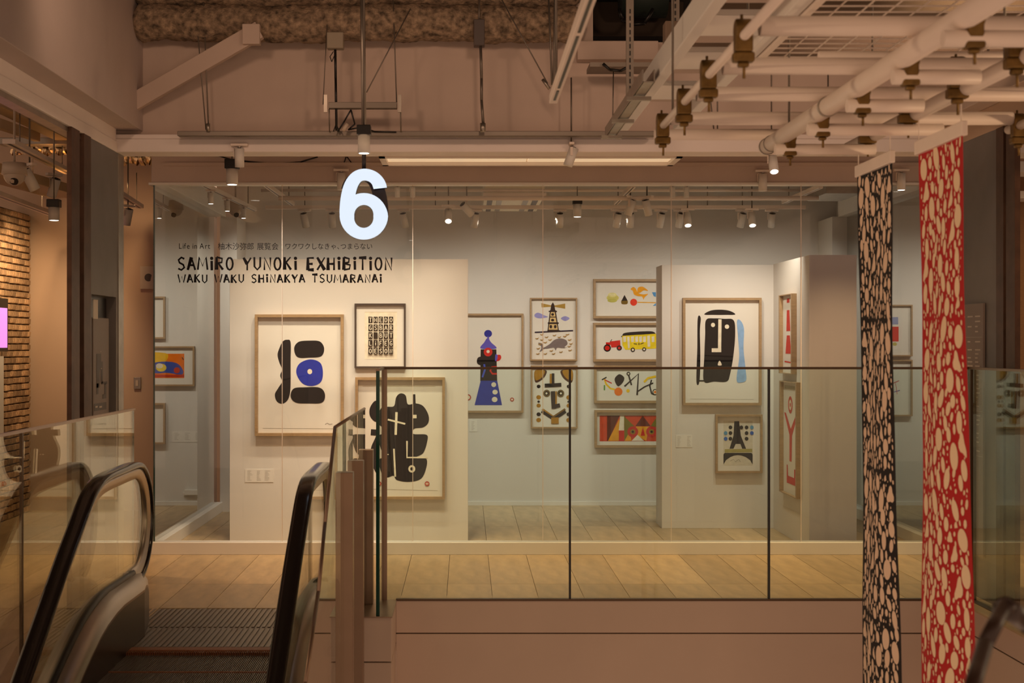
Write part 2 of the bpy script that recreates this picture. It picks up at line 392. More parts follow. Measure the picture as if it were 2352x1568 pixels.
br.prism([a+n, b+n, b-n, a-n], lambda p, k: p+Vector((0, -k, 0)), 0.06)
br.box(X_(560, 9), X_(600, 9), 8.93, 8.99, Z_(106, 9), Z_(60, 9))
tag(br.build('diagonal_brace', M['paint'], bevel=0.004), 'beige diagonal steel brace rising from the left corner to the fireproofed beam', 'brace')

# ================================================================== COLUMNS AND SIGNS AT THE SIDES
lc = thing('steel_column', 'grey steel-clad column with dark bronze edges at left of the glass gallery', 'column', (-2.4, 8.9, 0))
cm = MB().box(-2.34, -2.24, 8.54, 9.25, 1.8, 2.729)
cm.box(-2.34, -2.24, 8.54, 8.60, 0, 1.8).box(-2.34, -2.24, 9.20, 9.25, 0, 1.8).box(-2.34, -2.31, 8.60, 9.20, 0, 1.8)
cm.build('cladding', M['column'], lc)
MB().box(-2.34, -2.235, 9.25, 9.385, 0, 2.729).build('steel_edge', M['galv'], lc)
MB().box(-2.28, -2.228, 8.385, 8.54, 0, 2.729).build('bronze_jamb', M['rust'], lc)
MB().box(-2.255, -2.228, 8.12, 8.29, 0, 2.729).build('bronze_jamb', M['rust'], lc)
MB().box(-2.30, -2.27, 8.29, 8.385, 0, 2.729).build('shutter_slot', M['black'], lc)
MB().box(-2.31, -2.30, 8.61, 9.19, 0.9, 1.79).build('niche_back', M['black'], lc)
def on_x(px, py, X):
    s_ = (px-CX)/X; return Vector((X, F/s_, ZC-(py-CY)/s_))
def platex(px0, py0, px1, py1, X, th):
    """rectangle on plane x=X bounded by photograph columns, heights taken at the middle"""
    A = on_x(px0, py0, X); B = on_x(px1, py1, X); mid = on_x((px0+px1)/2, py0, X); mid2 = on_x((px0+px1)/2, py1, X)
    y0, y1 = sorted((A.y, B.y)); return (min(X, X+th), max(X, X+th), y0, y1, min(mid.z, mid2.z), max(mid.z, mid2.z))
dsn = thing('directory_sign', 'pale grey floor-plan sign in the dark niche of the left column', 'sign', tuple(on_x(230, 945, -2.29)))
MB().box(*platex(214, 730, 250, 960, -2.27, -0.012)).build('plate', M['signplate'], dsn)
pr = MB()
for r in ((222,812,232,850),(222,850,229,890),(232,830,236,880),(233,876,246,882),(222,880,226,905),(236,905,244,915),(240,880,244,905),(216,925,244,942)):
    pr.box(*platex(r[0], r[1], r[2], r[3], -2.269, 0.001))
pr.build('plan_print', M['signdark'], dsn)['kind'] = 'stuff'
pr = MB()
for r in ((219,932,224,936),(228,932,234,936),(230,806,232,808),(231,845,234,847)):
    pr.box(*platex(r[0], r[1], r[2], r[3], -2.267, 0.001))
pr.build('lettering', M['signprint'], dsn)['kind'] = 'stuff'
tag(MB().box(*platex(215, 688, 225, 732, -2.262, -0.006)).build('notice_card', M['paper']), 'small cream notice card in the dark niche above the floor plan', 'card')
rc = thing('steel_column', 'dark grey steel-clad column with bronze edges right of the red banner', 'column', (3.2, 8.5, 0))
MB().box(3.037, 3.12, 8.21, 9.25, 0, 2.729).build('cladding', M['column'], rc)
MB().box(3.03, 3.09, 8.10, 8.21, 0, 2.729).build('bronze_jamb', M['rust'], rc)
MB().box(3.03, 3.06, 7.93, 8.06, 0, 2.729).build('bronze_jamb', M['rust'], rc)
MB().box(3.07, 3.10, 8.06, 8.10, 0, 2.729).build('shutter_slot', M['black'], rc)
ds2 = thing('directory_sign', 'grey shop directory sign on the right column beside the red banner', 'sign', (3.02, 8.6, 0.2))
A = on_x(2208, 700, 3.03); B = on_x(2262, 695, 3.03)
MB().box(3.02, 3.032, B.y, A.y, 0.25, on_x(2235, 698, 3.03).z).build('plate', M['signplate'], ds2)
pr = MB()
z = 1.66
random.seed(5)
for blk, (n_, dz) in enumerate(((4, .030), (7, .024), (8, .026), (9, .026))):
    for i in range(n_):
        for c0 in (0.06, 0.36, 0.68):
            if random.random() < 0.8:
                wd = random.uniform(.10, .22); ya = A.y-(A.y-B.y)*c0; yb = ya-(A.y-B.y)*wd
                pr.box(3.018, 3.0195, yb, ya, z, z+0.008)
        z -= dz
    pr.box(3.018, 3.0195, B.y+.01, A.y-.01, z, z+.0015); z -= 0.03
pr.build('lettering', M['signprint'], ds2)['kind'] = 'stuff'

# ================================================================== LEFT ROOM
bw = sroot('wall_brick', (-3.95, 11.5, 0))
MB().box(-4.1, -3.93, 8.9, 12.93, 0, 2.66).build('mortar_bed', M['joint'], bw)
rowh = 2.66/46; random.seed(11)
bmesh_var = []
for v in range(5):
    random.seed(20+v); mb = MB(); wv = 0.165; hv = rowh-0.006
    j = lambda s_=.004: random.uniform(-s_, s_)
    x0, x1 = 0.0, 0.021
    pts = [(x0, 0.003+j(), 0.003), (x1+j(), 0.014+j(.003), 0.005+j(.003)), (x1+j(.004), wv-0.014+j(), 0.005+j(.003)), (x0, wv-0.004, 0.003),
           (x0, 0.003, hv), (x1+j(), 0.015+j(), hv-.004+j(.003)), (x1+j(.004), wv-0.016+j(), hv-.004+j(.003)), (x0, wv-0.004, hv)]
    b0 = len(mb.v); mb.v += [Vector(p) for p in pts]
    for f in ((0,3,2,1),(4,5,6,7),(0,1,5,4),(2,3,7,6),(1,2,6,5),(3,0,4,7)):
        mb.f.append([b0+k for k in f]); mb.m.append(0); mb.sm.append(False)
    o = mb.build('brick', M['brick'], org=(0, 0, 0)); bv = o.data; bpy.data.objects.remove(o); bmesh_var.append(bv)
random.seed(12)
cnt = 0
far = MB()
for r in range(46):
    off = 0.5*0.165*(r % 2)+random.uniform(-.02, .02)
    c = 0; y = 12.92-0.165+off*0
    y = 12.93-0.165-(0.0825 if r % 2 else 0)
    if r % 2:
        o_ = plank('brick', bmesh_var[r % 5], (-3.935, 12.845, r*rowh), bw); o_.scale = (1, .5, 1); cnt += 1
    while y > 9.0:
        if y > 12.0 and cnt < 298:
            plank('brick', random.choice(bmesh_var), (-3.935, y, r*rowh), bw); cnt += 1
        else:
            jx = random.uniform(-.006, .006)
            far.box(-3.935, -3.914+jx*.6, y+.010, y+.153, r*rowh+.003, (r+1)*rowh-.003)
        y -= 0.165
fo = far.build('brickwork', M['brick'], bw); fo['kind'] = 'stuff'
sc_ = thing('wall_screen', 'dark-framed screen with magenta picture on the brick wall at the left edge', 'screen', (-3.87, 11.8, 1.4))
MB().box(-3.885, -3.84, 11.45, 12.05, 1.44, 1.88).build('bezel', M['black'], sc_)
MB().box(-3.84, -3.836, 11.48, 12.02, 1.47, 1.80).build('display', M['screen'], sc_)
tag(MB().box(-3.885, -3.86, 11.6, 12.0, 0.66, 1.40).build('poster_board', M['paper']), 'pale poster board below the screen on the brick wall', 'poster')
al = thing('wall_sounder', 'square cream alarm sounder with dark grille on the beige wall', 'alarm', tuple(P(338, 664, 12.93)))
MB().box(X_(323, 12.93), X_(359, 12.93), 12.90, 12.95, Z_(664, 12.93), Z_(611, 12.93)).build('housing', M['plastic'], al, bevel=0.004)
MB().cyl(P(341, 637, 12.90), P(341, 637, 12.895), 0.035, 20).build('grille', M['signdark'], al)
sw = thing('light_switch', 'small steel switch plate on the beige wall above the left glass panel', 'switch', tuple(P(315, 893, 12.93)))
MB().box(X_(307, 12.93), X_(323, 12.93), 12.93, 12.95, Z_(893, 12.93), Z_(866, 12.93)).build('plate', M['galv'], sw, bevel=0.002)
MB().box(X_(312, 12.93), X_(318, 12.93), 12.92, 12.93, Z_(886, 12.93), Z_(873, 12.93)).build('rocker', M['plastic'], sw)

# ================================================================== PARTITIONS
pa = thing('exhibition_partition', 'large white freestanding partition carrying the blue-circle print, left', 'partition', (-0.9, 11.0, 0))
MB().box(-1.80, 0.0166, 10.95, 11.10, 0, 2.147).build('panel', M['gallery'], pa, bevel=0.002)
pb = thing('exhibition_partition', 'white freestanding L-shaped partition with grey end, right, behind black banner', 'partition', (2.2, 11.5, 0))
MB().box(1.596, 2.85, 11.70, 12.05, 0, 2.145).build('panel', M['gallery'], pb, bevel=0.002)
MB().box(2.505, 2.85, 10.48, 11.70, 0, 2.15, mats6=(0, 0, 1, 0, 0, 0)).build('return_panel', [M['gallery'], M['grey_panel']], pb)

# ================================================================== ART
def ellipse(cx, cy_, rx, ry, n=28): return [(cx+rx*math.cos(2*math.pi*i/n), cy_+ry*math.sin(2*math.pi*i/n)) for i in range(n)]
def blob(pts, k=6):
    out = []; n = len(pts)
    for i in range(n):
        p0, p1, p2, p3 = pts[i-1], pts[i], pts[(i+1) % n], pts[(i+2) % n]
        for q in range(k):
            t = q/k
            out.append(tuple(0.5*((2*p1[c])+(-p0[c]+p2[c])*t+(2*p0[c]-5*p1[c]+4*p2[c]-p3[c])*t*t+(-p0[c]+3*p1[c]-3*p2[c]+p3[c])*t**3) for c in (0, 1)))
    return out
def stroke_quads(pts, wds):
    n = len(pts)
    if not isinstance(wds, (list, tuple)): wds = [wds]*n
    L_, R_ = [], []
    for i in range(n):
        a = pts[max(0, i-1)]; b = pts[min(n-1, i+1)]
        dx, dy = b[0]-a[0], b[1]-a[1]; l = math.hypot(dx, dy) or 1
        nx, ny = -dy/l*wds[i]/2, dx/l*wds[i]/2
        L_.append((pts[i][0]+nx, pts[i][1]+ny)); R_.append((pts[i][0]-nx, pts[i][1]-ny))
    return [[L_[i], L_[i+1], R_[i+1], R_[i]] for i in range(n-1)]
GLY = {  # stroke letters in a unit box, y down
 'A': [[(0, 1), (.5, 0)], [(.5, 0), (1, 1)], [(.2, .62), (.8, .62)]],
 'B': [[(.1, 0), (.1, 1)], [(.1, 0), (.8, .12), (.75, .4), (.1, .48)], [(.1, .48), (.95, .62), (.85, .92), (.1, 1)]],
 'D': [[(.1, 0), (.1, 1)], [(.1, 0), (.7, .1), (.95, .5), (.7, .9), (.1, 1)]],
 'E': [[(.1, 0), (.1, 1)], [(.1, .03), (.9, .03)], [(.1, .5), (.75, .5)], [(.1, .97), (.9, .97)]],
 'F': [[(.1, 0), (.1, 1)], [(.1, .03), (.9, .03)], [(.1, .5), (.75, .5)]],
 'G': [[(.9, .12), (.5, 0), (.1, .3), (.1, .75), (.5, 1), (.9, .85), (.9, .55), (.5, .55)]],
 'H': [[(.1, 0), (.1, 1)], [(.9, 0), (.9, 1)], [(.1, .5), (.9, .5)]],
 'i': [[(.5, .32), (.5, 1)], [(.5, .0), (.5, .14)]],
 'K': [[(.1, 0), (.1, 1)], [(.9, 0), (.1, .55)], [(.3, .42), (.95, 1)]],
 'L': [[(.1, 0), (.1, .97), (.9, .97)]],
 'M': [[(0, 1), (.15, 0), (.5, .7), (.85, 0), (1, 1)]],
 'N': [[(.1, 1), (.1, 0), (.9, 1), (.9, 0)]],
 'O': [[(.5 + .42*math.sin(t*math.pi/6), .5-.48*math.cos(t*math.pi/6)) for t in range(13)]],
 'R': [[(.1, 0), (.1, 1)], [(.1, 0), (.85, .12), (.8, .42), (.1, .5)], [(.35, .5), (.95, 1)]],
 'S': [[(.9, .12), (.5, 0), (.12, .2), (.25, .42), (.75, .58), (.9, .8), (.5, 1), (.08, .88)]],
 'T': [[(0, .03), (1, .03)], [(.5, 0), (.5, 1)]],
 'U': [[(.1, 0), (.12, .75), (.5, 1), (.88, .75), (.9, 0)]],
 'W': [[(0, 0), (.25, 1), (.5, .25), (.75, 1), (1, 0)]],
 'X': [[(0, 0), (1, 1)], [(1, 0), (0, 1)]],
 'Y': [[(0, 0), (.5, .5)], [(1, 0), (.5, .5), (.5, 1)]],
}
def glyph_quads(ch, x, y, w_, h, t, jitter=True):
    out = []
    for k, st in enumerate(GLY[ch]):
        pts = [(x+p[0]*w_, y+p[1]*h) for p in st]
        m = 1.0 if not jitter else ((1.45, 0.8, 1.0)[k % 3] if len(st) < 4 else 0.95)
        if jitter and len(pts) == 2:
            out += stroke_quads(pts, [t*m*0.8, t*m*1.25])
        else: out += stroke_quads(pts, t*m)
    return out
def art_mesh(parent, shapes, fn, name='artwork'):
    """fn(px, py, lift) -> world point on the picture plane"""
    mb = MB(); mats = []; lift = 0.0006
    for col, kind, data in shapes:
        m_ = ink(col)
        if m_ not in mats: mats.append(m_)
        mi = mats.index(m_)
        if kind == 'p': polys = [data]
        elif kind == 'b': polys = [blob(data)]
        elif kind == 'e': polys = [ellipse(*data)]
        elif kind == 's': polys = stroke_quads(data[0], data[1])
        elif kind == 'g': polys = glyph_quads(*data)
        for pl in polys: mb.face([fn(p[0], p[1], lift) for p in pl], mi)
        lift += 0.00022
    b0 = mb
    o_ = ORG[parent.name]
    me = bpy.data.meshes.new(name); me.from_pydata([tuple(p-o_) for p in b0.v], [], b0.f)
    for m_ in mats: me.materials.append(m_)
    for p, mi in zip(me.polygons, b0.m): p.material_index = mi
    o = bpy.data.objects.new(name, me); COL.objects.link(o); o.parent = parent; ORG[o.name] = o_
    return o
def fr_front(Y, mirror=None):
    def fn(px, py, l):
        p = P(px, py, Y); x = p.x if mirror is None else 2*mirror-p.x
        return Vector((x, Y-l, p.z))
    return fn
def picture(label, rect, Y, border, wood, shapes, paper=None, depth=0.045, mirror=None, fn=None, group='framed prints in the glass gallery', inner=None):
    x0, y0, x1, y1 = rect
    fn = fn or fr_front(Y, mirror)
    c = fn((x0+x1)/2, y1, 0)
    t = thing('framed_picture', label, 'picture', tuple(c), group)
    mb = MB(); b = border
    O = [(x0, y0), (x1, y0), (x1, y1), (x0, y1)]; I = [(x0+b, y0+b), (x1-b, y0+b), (x1-b, y1-b), (x0+b, y1-b)]
    for i in range(4):
        j = (i+1) % 4
        mb.face([fn(*O[i], depth), fn(*O[j], depth), fn(*I[j], depth), fn(*I[i], depth)])
        mb.face([fn(*O[i], 0), fn(*O[j], 0), fn(*O[j], depth), fn(*O[i], depth)])
        mb.face([fn(*I[i], depth), fn(*I[j], depth), fn(*I[j], 0.008), fn(*I[i], 0.008)])
    mb.face([fn(*p, 0.001) for p in O])
    mb.build('frame', wood, t)
    pp = MB(); g = 0.012
    pp.face([fn(*p, g) for p in I]); 
    o = pp.build('paper', M['paper'], t)
    sh = shapes
    if sh: art_mesh(t, sh, lambda px, py, l: fn(px, py, g+l))
    return t
K = (26, 20, 20); BL = (38, 52, 168); LB = (140, 178, 222); RD = (206, 34, 24); OR = (236, 120, 20); YE = (240, 196, 10)
OC = (172, 122, 26); BR = (74, 42, 22); GR = (110, 105, 30); CR = (236, 226, 204); PU = (92, 84, 190); DK = (50, 40, 38); GY_ = (120, 108, 108)
YP = 10.95
picture('tall oak-framed print of black stones around a blue disc', (587, 722, 790, 1000), YP, 6.5, M['oak'], [
    ((150, 142, 125), 's', ([(604, 983), (770, 984)], .7)),
    (K, 'b', [(642, 800), (650, 784), (660, 780), (668, 786), (668, 830), (668, 880), (666, 905), (660, 920), (648, 927), (636, 921), (632, 905), (640, 890), (648, 876), (644, 862), (648, 848), (642, 832), (638, 815)]),
    (K, 'b', [(676, 800), (686, 785), (710, 782), (735, 784), (745, 800), (738, 818), (712, 821), (684, 820)]),
    (BL, 'b', [(681, 856), (688, 835), (712, 825), (735, 832), (742, 852), (738, 876), (718, 886), (695, 880)]),
    (CR, 'e', (712, 853, 5.5, 6)),
    (K, 'b', [(668, 910), (675, 892), (700, 889), (735, 890), (747, 906), (740, 924), (710, 926), (680, 924)]),
    ((110, 100, 90), 's', ([(747, 974), (752, 971), (757, 974), (764, 973)], .8)),
], depth=0.045)
shp = [(CR, 'p', [(838, 716), (912, 716), (912, 824), (838, 824)]), ((206, 190, 160), 's', ([(838, 716.5), (912, 716.5)], 1)), ((250, 240, 220), 's', ([(838, 824), (912, 824)], 1))]
for r, row in enumerate(('THEDO', 'GSBAR', 'K BUT', 'LiFEG', 'OESON')):
    for c, ch in enumerate(row):
        x = 846.5+c*11.8; y = 727+r*17.8
        shp.append(((52, 40, 30), 'p', [(x, y), (x+9.6, y+.3), (x+9.6, y+15), (x, y+15.2)]))
        if ch != ' ': shp.append((CR, 'g', (ch, x+2, y+2.8, 5.6, 9.8, 1.5, False)))
picture('small dark-framed print of black letter blocks reading the dogs bark', (815, 697, 932, 845), YP, 4, M['darkwood'], shp, depth=0.03)
picture('tall oak-framed print of one big black knotted figure, behind rail end', (817, 866, 1022, 1145), YP, 6, M['oak'], [
    ((188, 172, 140), 's', ([(833, 887), (1000, 887)], .8)), ((170, 160, 140), 's', ([(833, 1122), (1005, 1126)], .7)),
    (K, 'b', [(888, 934), (905, 932), (910, 912), (920, 903), (932, 908), (937, 928), (955, 926), (972, 932), (984, 952), (984, 970), (972, 981), (952, 984), (950, 996), (980, 998), (981, 1015), (972, 1040), (955, 1050), (978, 1052), (980, 1070), (968, 1098), (940, 1106), (912, 1102), (904, 1092), (888, 1096), (866, 1088), (854, 1060), (852, 1030), (862, 1005), (868, 985), (866, 960), (872, 942)]),
    (K, 'b', [(850, 936), (862, 920), (872, 930), (872, 962), (862, 968), (850, 955)]), (K, 's', ([(852, 992), (880, 994)], 14)),
    (K, 's', ([(951, 905), (952, 930)], 6)),
    (CR, 's', ([(891, 963), (931, 973)], 4)), (CR, 's', ([(911, 946), (909, 998)], 5.5)), (CR, 's', ([(948, 956), (957, 956)], 8)),
    (CR, 's', ([(935, 1012), (935, 1050), (982, 1050)], 4)), (CR, 's', ([(905, 1030), (908, 1094)], 4)), (CR, 's', ([(890, 1043), (893, 1043)], 2)),
    (CR, 'e', (946, 1076, 8, 8.5)), (K, 'e', (946, 1076, 3.6, 4)),
    ((176, 60, 40), 'e', (981, 1110, 5.5, 5.5)), (CR, 'e', (981, 1110, 3, 3)), ((176, 60, 40), 's', ([(981, 1106), (981, 1114)], 1.5)), ((176, 60, 40), 'p', [(873, 1106), (880, 1106), (880, 1114), (873, 1114)]),
], depth=0.045)
YW = YB
dk = [(K, 'p', [(1104, 802), (1140, 802), (1142, 875), (1103, 875)]), (PU, 'b', [(1104, 800), (1112, 786), (1120, 776), (1128, 786), (1140, 800)]),
      ((30, 42, 150), 'e', (1121, 766, 9, 8.5)), (PU, 's', ([(1121, 772), (1122, 786)], 4)),
      ((40, 60, 160), 'p', [(1104, 874), (1142, 874), (1153, 930), (1090, 930)]),
      (RD, 'e', (1121, 808, 10, 10)), (CR, 'e', (1121, 807, 3.6, 3.6)), (RD, 'b', [(1140, 816), (1149, 815), (1151, 822), (1146, 828), (1138, 828)]), (PU, 'b', [(1138, 814), (1143, 816), (1141, 827), (1137, 828)]),
      (K, 'b', [(1106, 820), (1097, 822), (1096, 834), (1106, 838)]), (RD, 's', ([(1141, 842), (1130, 843), (1126, 851), (1131, 858), (1141, 858)], 4)), ((70, 90, 200), 's', ([(1108, 866), (1114, 848), (1112, 836)], 4)),
      (CR, 'e', (1134, 883, 5.5, 5.5)), (CR, 'e', (1137, 900, 6, 5.5)), (CR, 'e', (1136, 917, 6.5, 6)),
      ((180, 60, 40), 'e', (1176, 917, 4.5, 4.5)), (CR, 'e', (1176, 917, 2.3, 2.3)), ((180, 60, 40), 'e', (1075, 912, 7, 7)), (CR, 'e', (1075, 912, 4.5, 4.5))]
picture('oak-framed print of blue and black tower with red round eye', (1036, 720, 1202, 947), YW, 4.5, M['oak'], dk)
lh = [((176, 140, 60), 'p', [(1243, 696), (1270, 702), (1270, 704), (1244, 706)]), ((176, 140, 60), 'p', [(1270, 702), (1298, 697), (1298, 709), (1270, 704)]),
      ((150, 148, 210), 'b', [(1228, 722), (1236, 718), (1250, 724), (1258, 728), (1240, 731), (1229, 728)]), ((150, 148, 210), 'b', [(1288, 731), (1298, 726), (1308, 731), (1298, 737)]),
      ((40, 24, 20), 'p', [(1263, 712), (1276, 712), (1284, 762), (1257, 762)]), ((222, 190, 130), 'p', [(1265, 716), (1274, 716), (1281, 757), (1260, 757)]),
      ((40, 24, 20), 'p', [(1266, 700), (1269.5, 694), (1273, 700), (1275, 712), (1264, 712)]), ((40, 24, 20), 's', ([(1260, 715), (1279, 715)], 3)), ((40, 24, 20), 's', ([(1258, 742), (1283, 742)], 4)), ((40, 24, 20), 's', ([(1262, 728), (1278, 728)], 2)),
      ((40, 24, 20), 'e', (1269, 722, 3.2, 3)), ((40, 24, 20), 'e', (1269, 735, 3.6, 3)), ((40, 24, 20), 'e', (1265, 750, 3, 4)), ((40, 24, 20), 'e', (1275, 750, 3, 4)),
      ((30, 20, 50), 's', ([(1228, 763), (1316, 759)], 3)), ((40, 24, 20), 's', ([(1257, 760), (1286, 760)], 4)),
      (GY_, 'b', [(1248, 798), (1262, 790), (1274, 780), (1288, 777), (1300, 781), (1303, 790), (1296, 797), (1303, 797), (1292, 799), (1280, 798), (1276, 804), (1272, 798), (1258, 800), (1249, 801), (1243, 806), (1239, 807), (1243, 800), (1242, 793), (1236, 787), (1243, 788), (1247, 792)])]
random.seed(3)
for x, y in ((1244, 767), (1273, 769), (1303, 767), (1233, 776), (1255, 773), (1284, 773), (1263, 779), (1252, 785), (1244, 779), (1308, 779), (1236, 799), (1307, 794), (1309, 803), (1288, 807), (1266, 804), (1271, 811), (1252, 811), (1235, 811), (1297, 771), (1240, 789), (1311, 788)):
    lh.append(((168, 128, 56), 'b', [(x-4, y), (x, y+.8), (x+4.5, y-1.2), (x+2, y+2.4), (x-2, y+2.4)]))
picture('oak-framed print of lighthouse over a grey whale', (1217, 684, 1325, 828), YW, 3.2, M['oak'], lh)
fc = []
for side in (0, 1):
    mx = (lambda x: x) if side == 0 else (lambda x: 2*1271.5-x)
    fc.append((BR, 'b', [(mx(1229), 850), (mx(1229), 877), (mx(1242), 874), (mx(1253), 862), (mx(1254), 850)]))
    fc.append((OC, 'b', [(mx(1229), 850), (mx(1229), 872), (mx(1240), 870), (mx(1249), 860), (mx(1250), 850)]))
    for yy, cc, rr in ((887, K, 4.5), (912, OC, 5.5), (922, K, 3), (931, OC, 5), (951, K, 5), (964, OC, 5.5)):
        fc.append((cc, 'e', (mx(1237), yy, rr, rr*.9)))
    fc += [((104, 84, 44), 'e', (mx(1255.5), 903, 8, 8.5)), (K, 'e', (mx(1255.5), 903, 5, 5)), (CR, 'e', (mx(1255), 903, 2.4, 2.4))]
    fc.append((OC if side == 0 else (120, 88, 34), 's', ([(mx(1245), 939), (1271, 957)], 5)))
    fc.append((K, 's', ([(mx(1244), 944), (1272, 962)], 7)))
fc += [(OC, 's', ([(1265, 858), (1265, 880)], 5)), (K, 's', ([(1270, 857), (1270, 884)], 6)), (K, 's', ([(1251, 885), (1289, 883)], 8.5)),
       (DK, 's', ([(1269.5, 898), (1272, 938)], 10)), (OC, 's', ([(1277, 898), (1277, 930)], 3.5)), (DK, 's', ([(1268, 934), (1286, 930)], 9)), (OC, 's', ([(1266, 968), (1283, 968)], 9)), (OC, 'p', [(1266, 958), (1283, 958), (1283, 972), (1266, 972)])]
picture('oak-framed print of brown and black mask-like face', (1219, 839, 1326, 983), YW, 3.2, M['oak'], fc)
g1 = [((208, 200, 110), 'e', (1407, 684, 14, 8)), ((226, 218, 150), 'e', (1406, 677, 10, 5)), ((190, 184, 90), 'e', (1406, 690, 11, 4.5)), ((232, 226, 170), 'e', (1406, 676, 7, 2.6)),
      ((118, 92, 20), 'b', [(1427, 690), (1428, 698), (1440, 698), (1441, 690), (1434, 686)]), (K, 'p', [(1427, 691), (1434, 677), (1441, 690)]),
      ((230, 60, 30), 'e', (1455, 694, 8, 8)), ((240, 172, 24), 's', ([(1464, 694), (1506, 695)], 2)),
      ((240, 165, 20), 'b', [(1448, 664), (1454, 659), (1460, 663), (1465, 672), (1476, 676), (1488, 675), (1480, 683), (1478, 688), (1474, 681), (1464, 680), (1456, 676), (1453, 668)]),
      ((240, 165, 20), 'b', [(1464, 671), (1465, 661), (1474, 658), (1482, 662), (1488, 668), (1478, 667), (1470, 672)]),
      ((80, 150, 210), 'p', [(1497, 671), (1506, 671), (1506, 682), (1501, 680)]), ((80, 150, 210), 'p', [(1499, 702), (1506, 696), (1506, 702)])]
picture('oak-framed print of a yellow bird and cups, top of its column', (1362, 641, 1580, 731), YW, 5.5, M['oak'], g1)
g2 = [(RD, 'p', [(1400, 784), (1424, 781), (1425, 797), (1404, 798)]), (RD, 'p', [(1391, 786), (1401, 786), (1402, 793), (1392, 793)]), (K, 'e', (1394.5, 799, 8.5, 8.5)), (RD, 'e', (1394.5, 799, 5.5, 5.5)), (K, 'e', (1422, 799, 6, 6)), (RD, 'e', (1422, 799, 3.2, 3.2)), (K, 's', ([(1402, 784), (1405, 779)], 1.5)),
      (K, 'b', [(1429, 770), (1436, 764), (1470, 761), (1498, 761), (1506, 768), (1500, 772), (1432, 774)]),
      ((238, 212, 20), 'p', [(1429, 771), (1508, 766), (1508, 800), (1436, 803), (1429, 792)])]
for x in (1431, 1449, 1458.5, 1467.5, 1476.5, 1496): g2.append((CR, 'p', [(x, 773), (x+6.5, 772), (x+6.5, 785), (x+.5, 785.5)]))
g2 += [(CR, 'p', [(1440, 773), (1445.5, 773), (1446, 799), (1442, 800)]), (CR, 'p', [(1486, 771), (1492, 770), (1493, 796), (1487, 796)]),
       (K, 's', ([(1455, 789), (1463, 790)], 1.6)), (K, 's', ([(1467, 787), (1467, 792)], 2)), (K, 's', ([(1470, 790), (1478, 787)], 1.6)),
       (K, 'e', (1453, 803, 5, 5)), (CR, 'e', (1453, 803, 2.6, 2.6)), (K, 'e', (1479, 802, 4.5, 4.5)), (CR, 'e', (1479, 802, 2.3, 2.3))]
picture('oak-framed print of a red tractor pulling a yellow carriage', (1362, 741, 1580, 830), YW, 5.5, M['oak'], g2)
g3 = [(YE, 's', ([(1388, 870), (1392, 882), (1402, 892), (1412, 894)], 4)), (RD, 's', ([(1389, 872), (1405, 880)], 2.5)), (K, 's', ([(1382, 872), (1393, 866)], 3)), ((70, 140, 50), 's', ([(1388, 884), (1388, 896)], 3)),
      (K, 'b', [(1412, 868), (1422, 859), (1433, 866), (1431, 877), (1420, 887), (1413, 878)]), (OR, 'e', (1420, 899, 9.3, 9.5)), (YE, 'e', (1442, 897, 4, 4)),
      (K, 's', ([(1434, 887), (1466, 858), (1463, 907)], 4)), (K, 's', ([(1443, 859), (1450, 884)], 3.5)), (K, 'e', (1443, 858, 4.5, 4.5)), (CR, 'e', (1443, 858, 2, 2)), (K, 's', ([(1462, 900), (1480, 888), (1500, 879)], 3)),
      (YE, 's', ([(1479, 877), (1488, 868), (1506, 864)], 5)), (K, 's', ([(1496, 872), (1492, 886), (1496, 903), (1503, 906)], 3)), (K, 'e', (1504, 900, 6, 7)), (CR, 'e', (1504, 900, 4, 5)), (OR, 'e', (1504, 900, 2.5, 3))]
picture('oak-framed print of black balloon, orange ball and zigzag strokes', (1364, 839, 1582, 925), YW, 5.5, M['oak'], g3)
g4 = [((206, 70, 32), 'p', [(1377, 954), (1560, 954), (1560, 1013), (1377, 1013)]), ((96, 40, 24), 'p', [(1394, 954), (1423, 954), (1397, 1012), (1394, 1012)]), ((232, 160, 24), 'p', [(1422, 962), (1424, 1012), (1396, 1012)]),
      (CR, 'p', [(1424, 954), (1433, 954), (1433, 988), (1421, 988)]), (RD, 'p', [(1421, 988), (1433, 988), (1432, 1012), (1421, 1012)]), ((120, 110, 30), 'p', [(1433, 955), (1456, 978), (1434, 1012)]),
      ((232, 160, 24), 'p', [(1434, 1012), (1446, 990), (1450, 1012)]), ((100, 34, 26), 'p', [(1459, 978), (1476, 954), (1494, 978)]), ((232, 160, 24), 'p', [(1460, 979), (1490, 979), (1484, 1012), (1462, 1000)]),
      (CR, 'p', [(1450, 1012), (1464, 998), (1479, 1012)]), ((200, 40, 30), 'e', (1453, 991, 12.5, 12.5)), ((150, 120, 30), 'e', (1453, 991, 6, 6)), (K, 'e', (1453, 991, 2.8, 2.8)),
      ((200, 40, 30), 'e', (1496, 991, 12.5, 12.5)), ((150, 120, 30), 'e', (1496, 991, 6, 6)), (K, 'e', (1496, 991, 2.8, 2.8)), (RD, 'p', [(1471, 1000), (1476, 981), (1481, 1000)]), ((120, 110, 30), 'p', [(1494, 978), (1506, 960), (1508, 980)])]
picture('oak-framed print of red and yellow triangles with two round eyes', (1365, 941, 1583, 1027), YW, 5.5, M['oak'], g4)
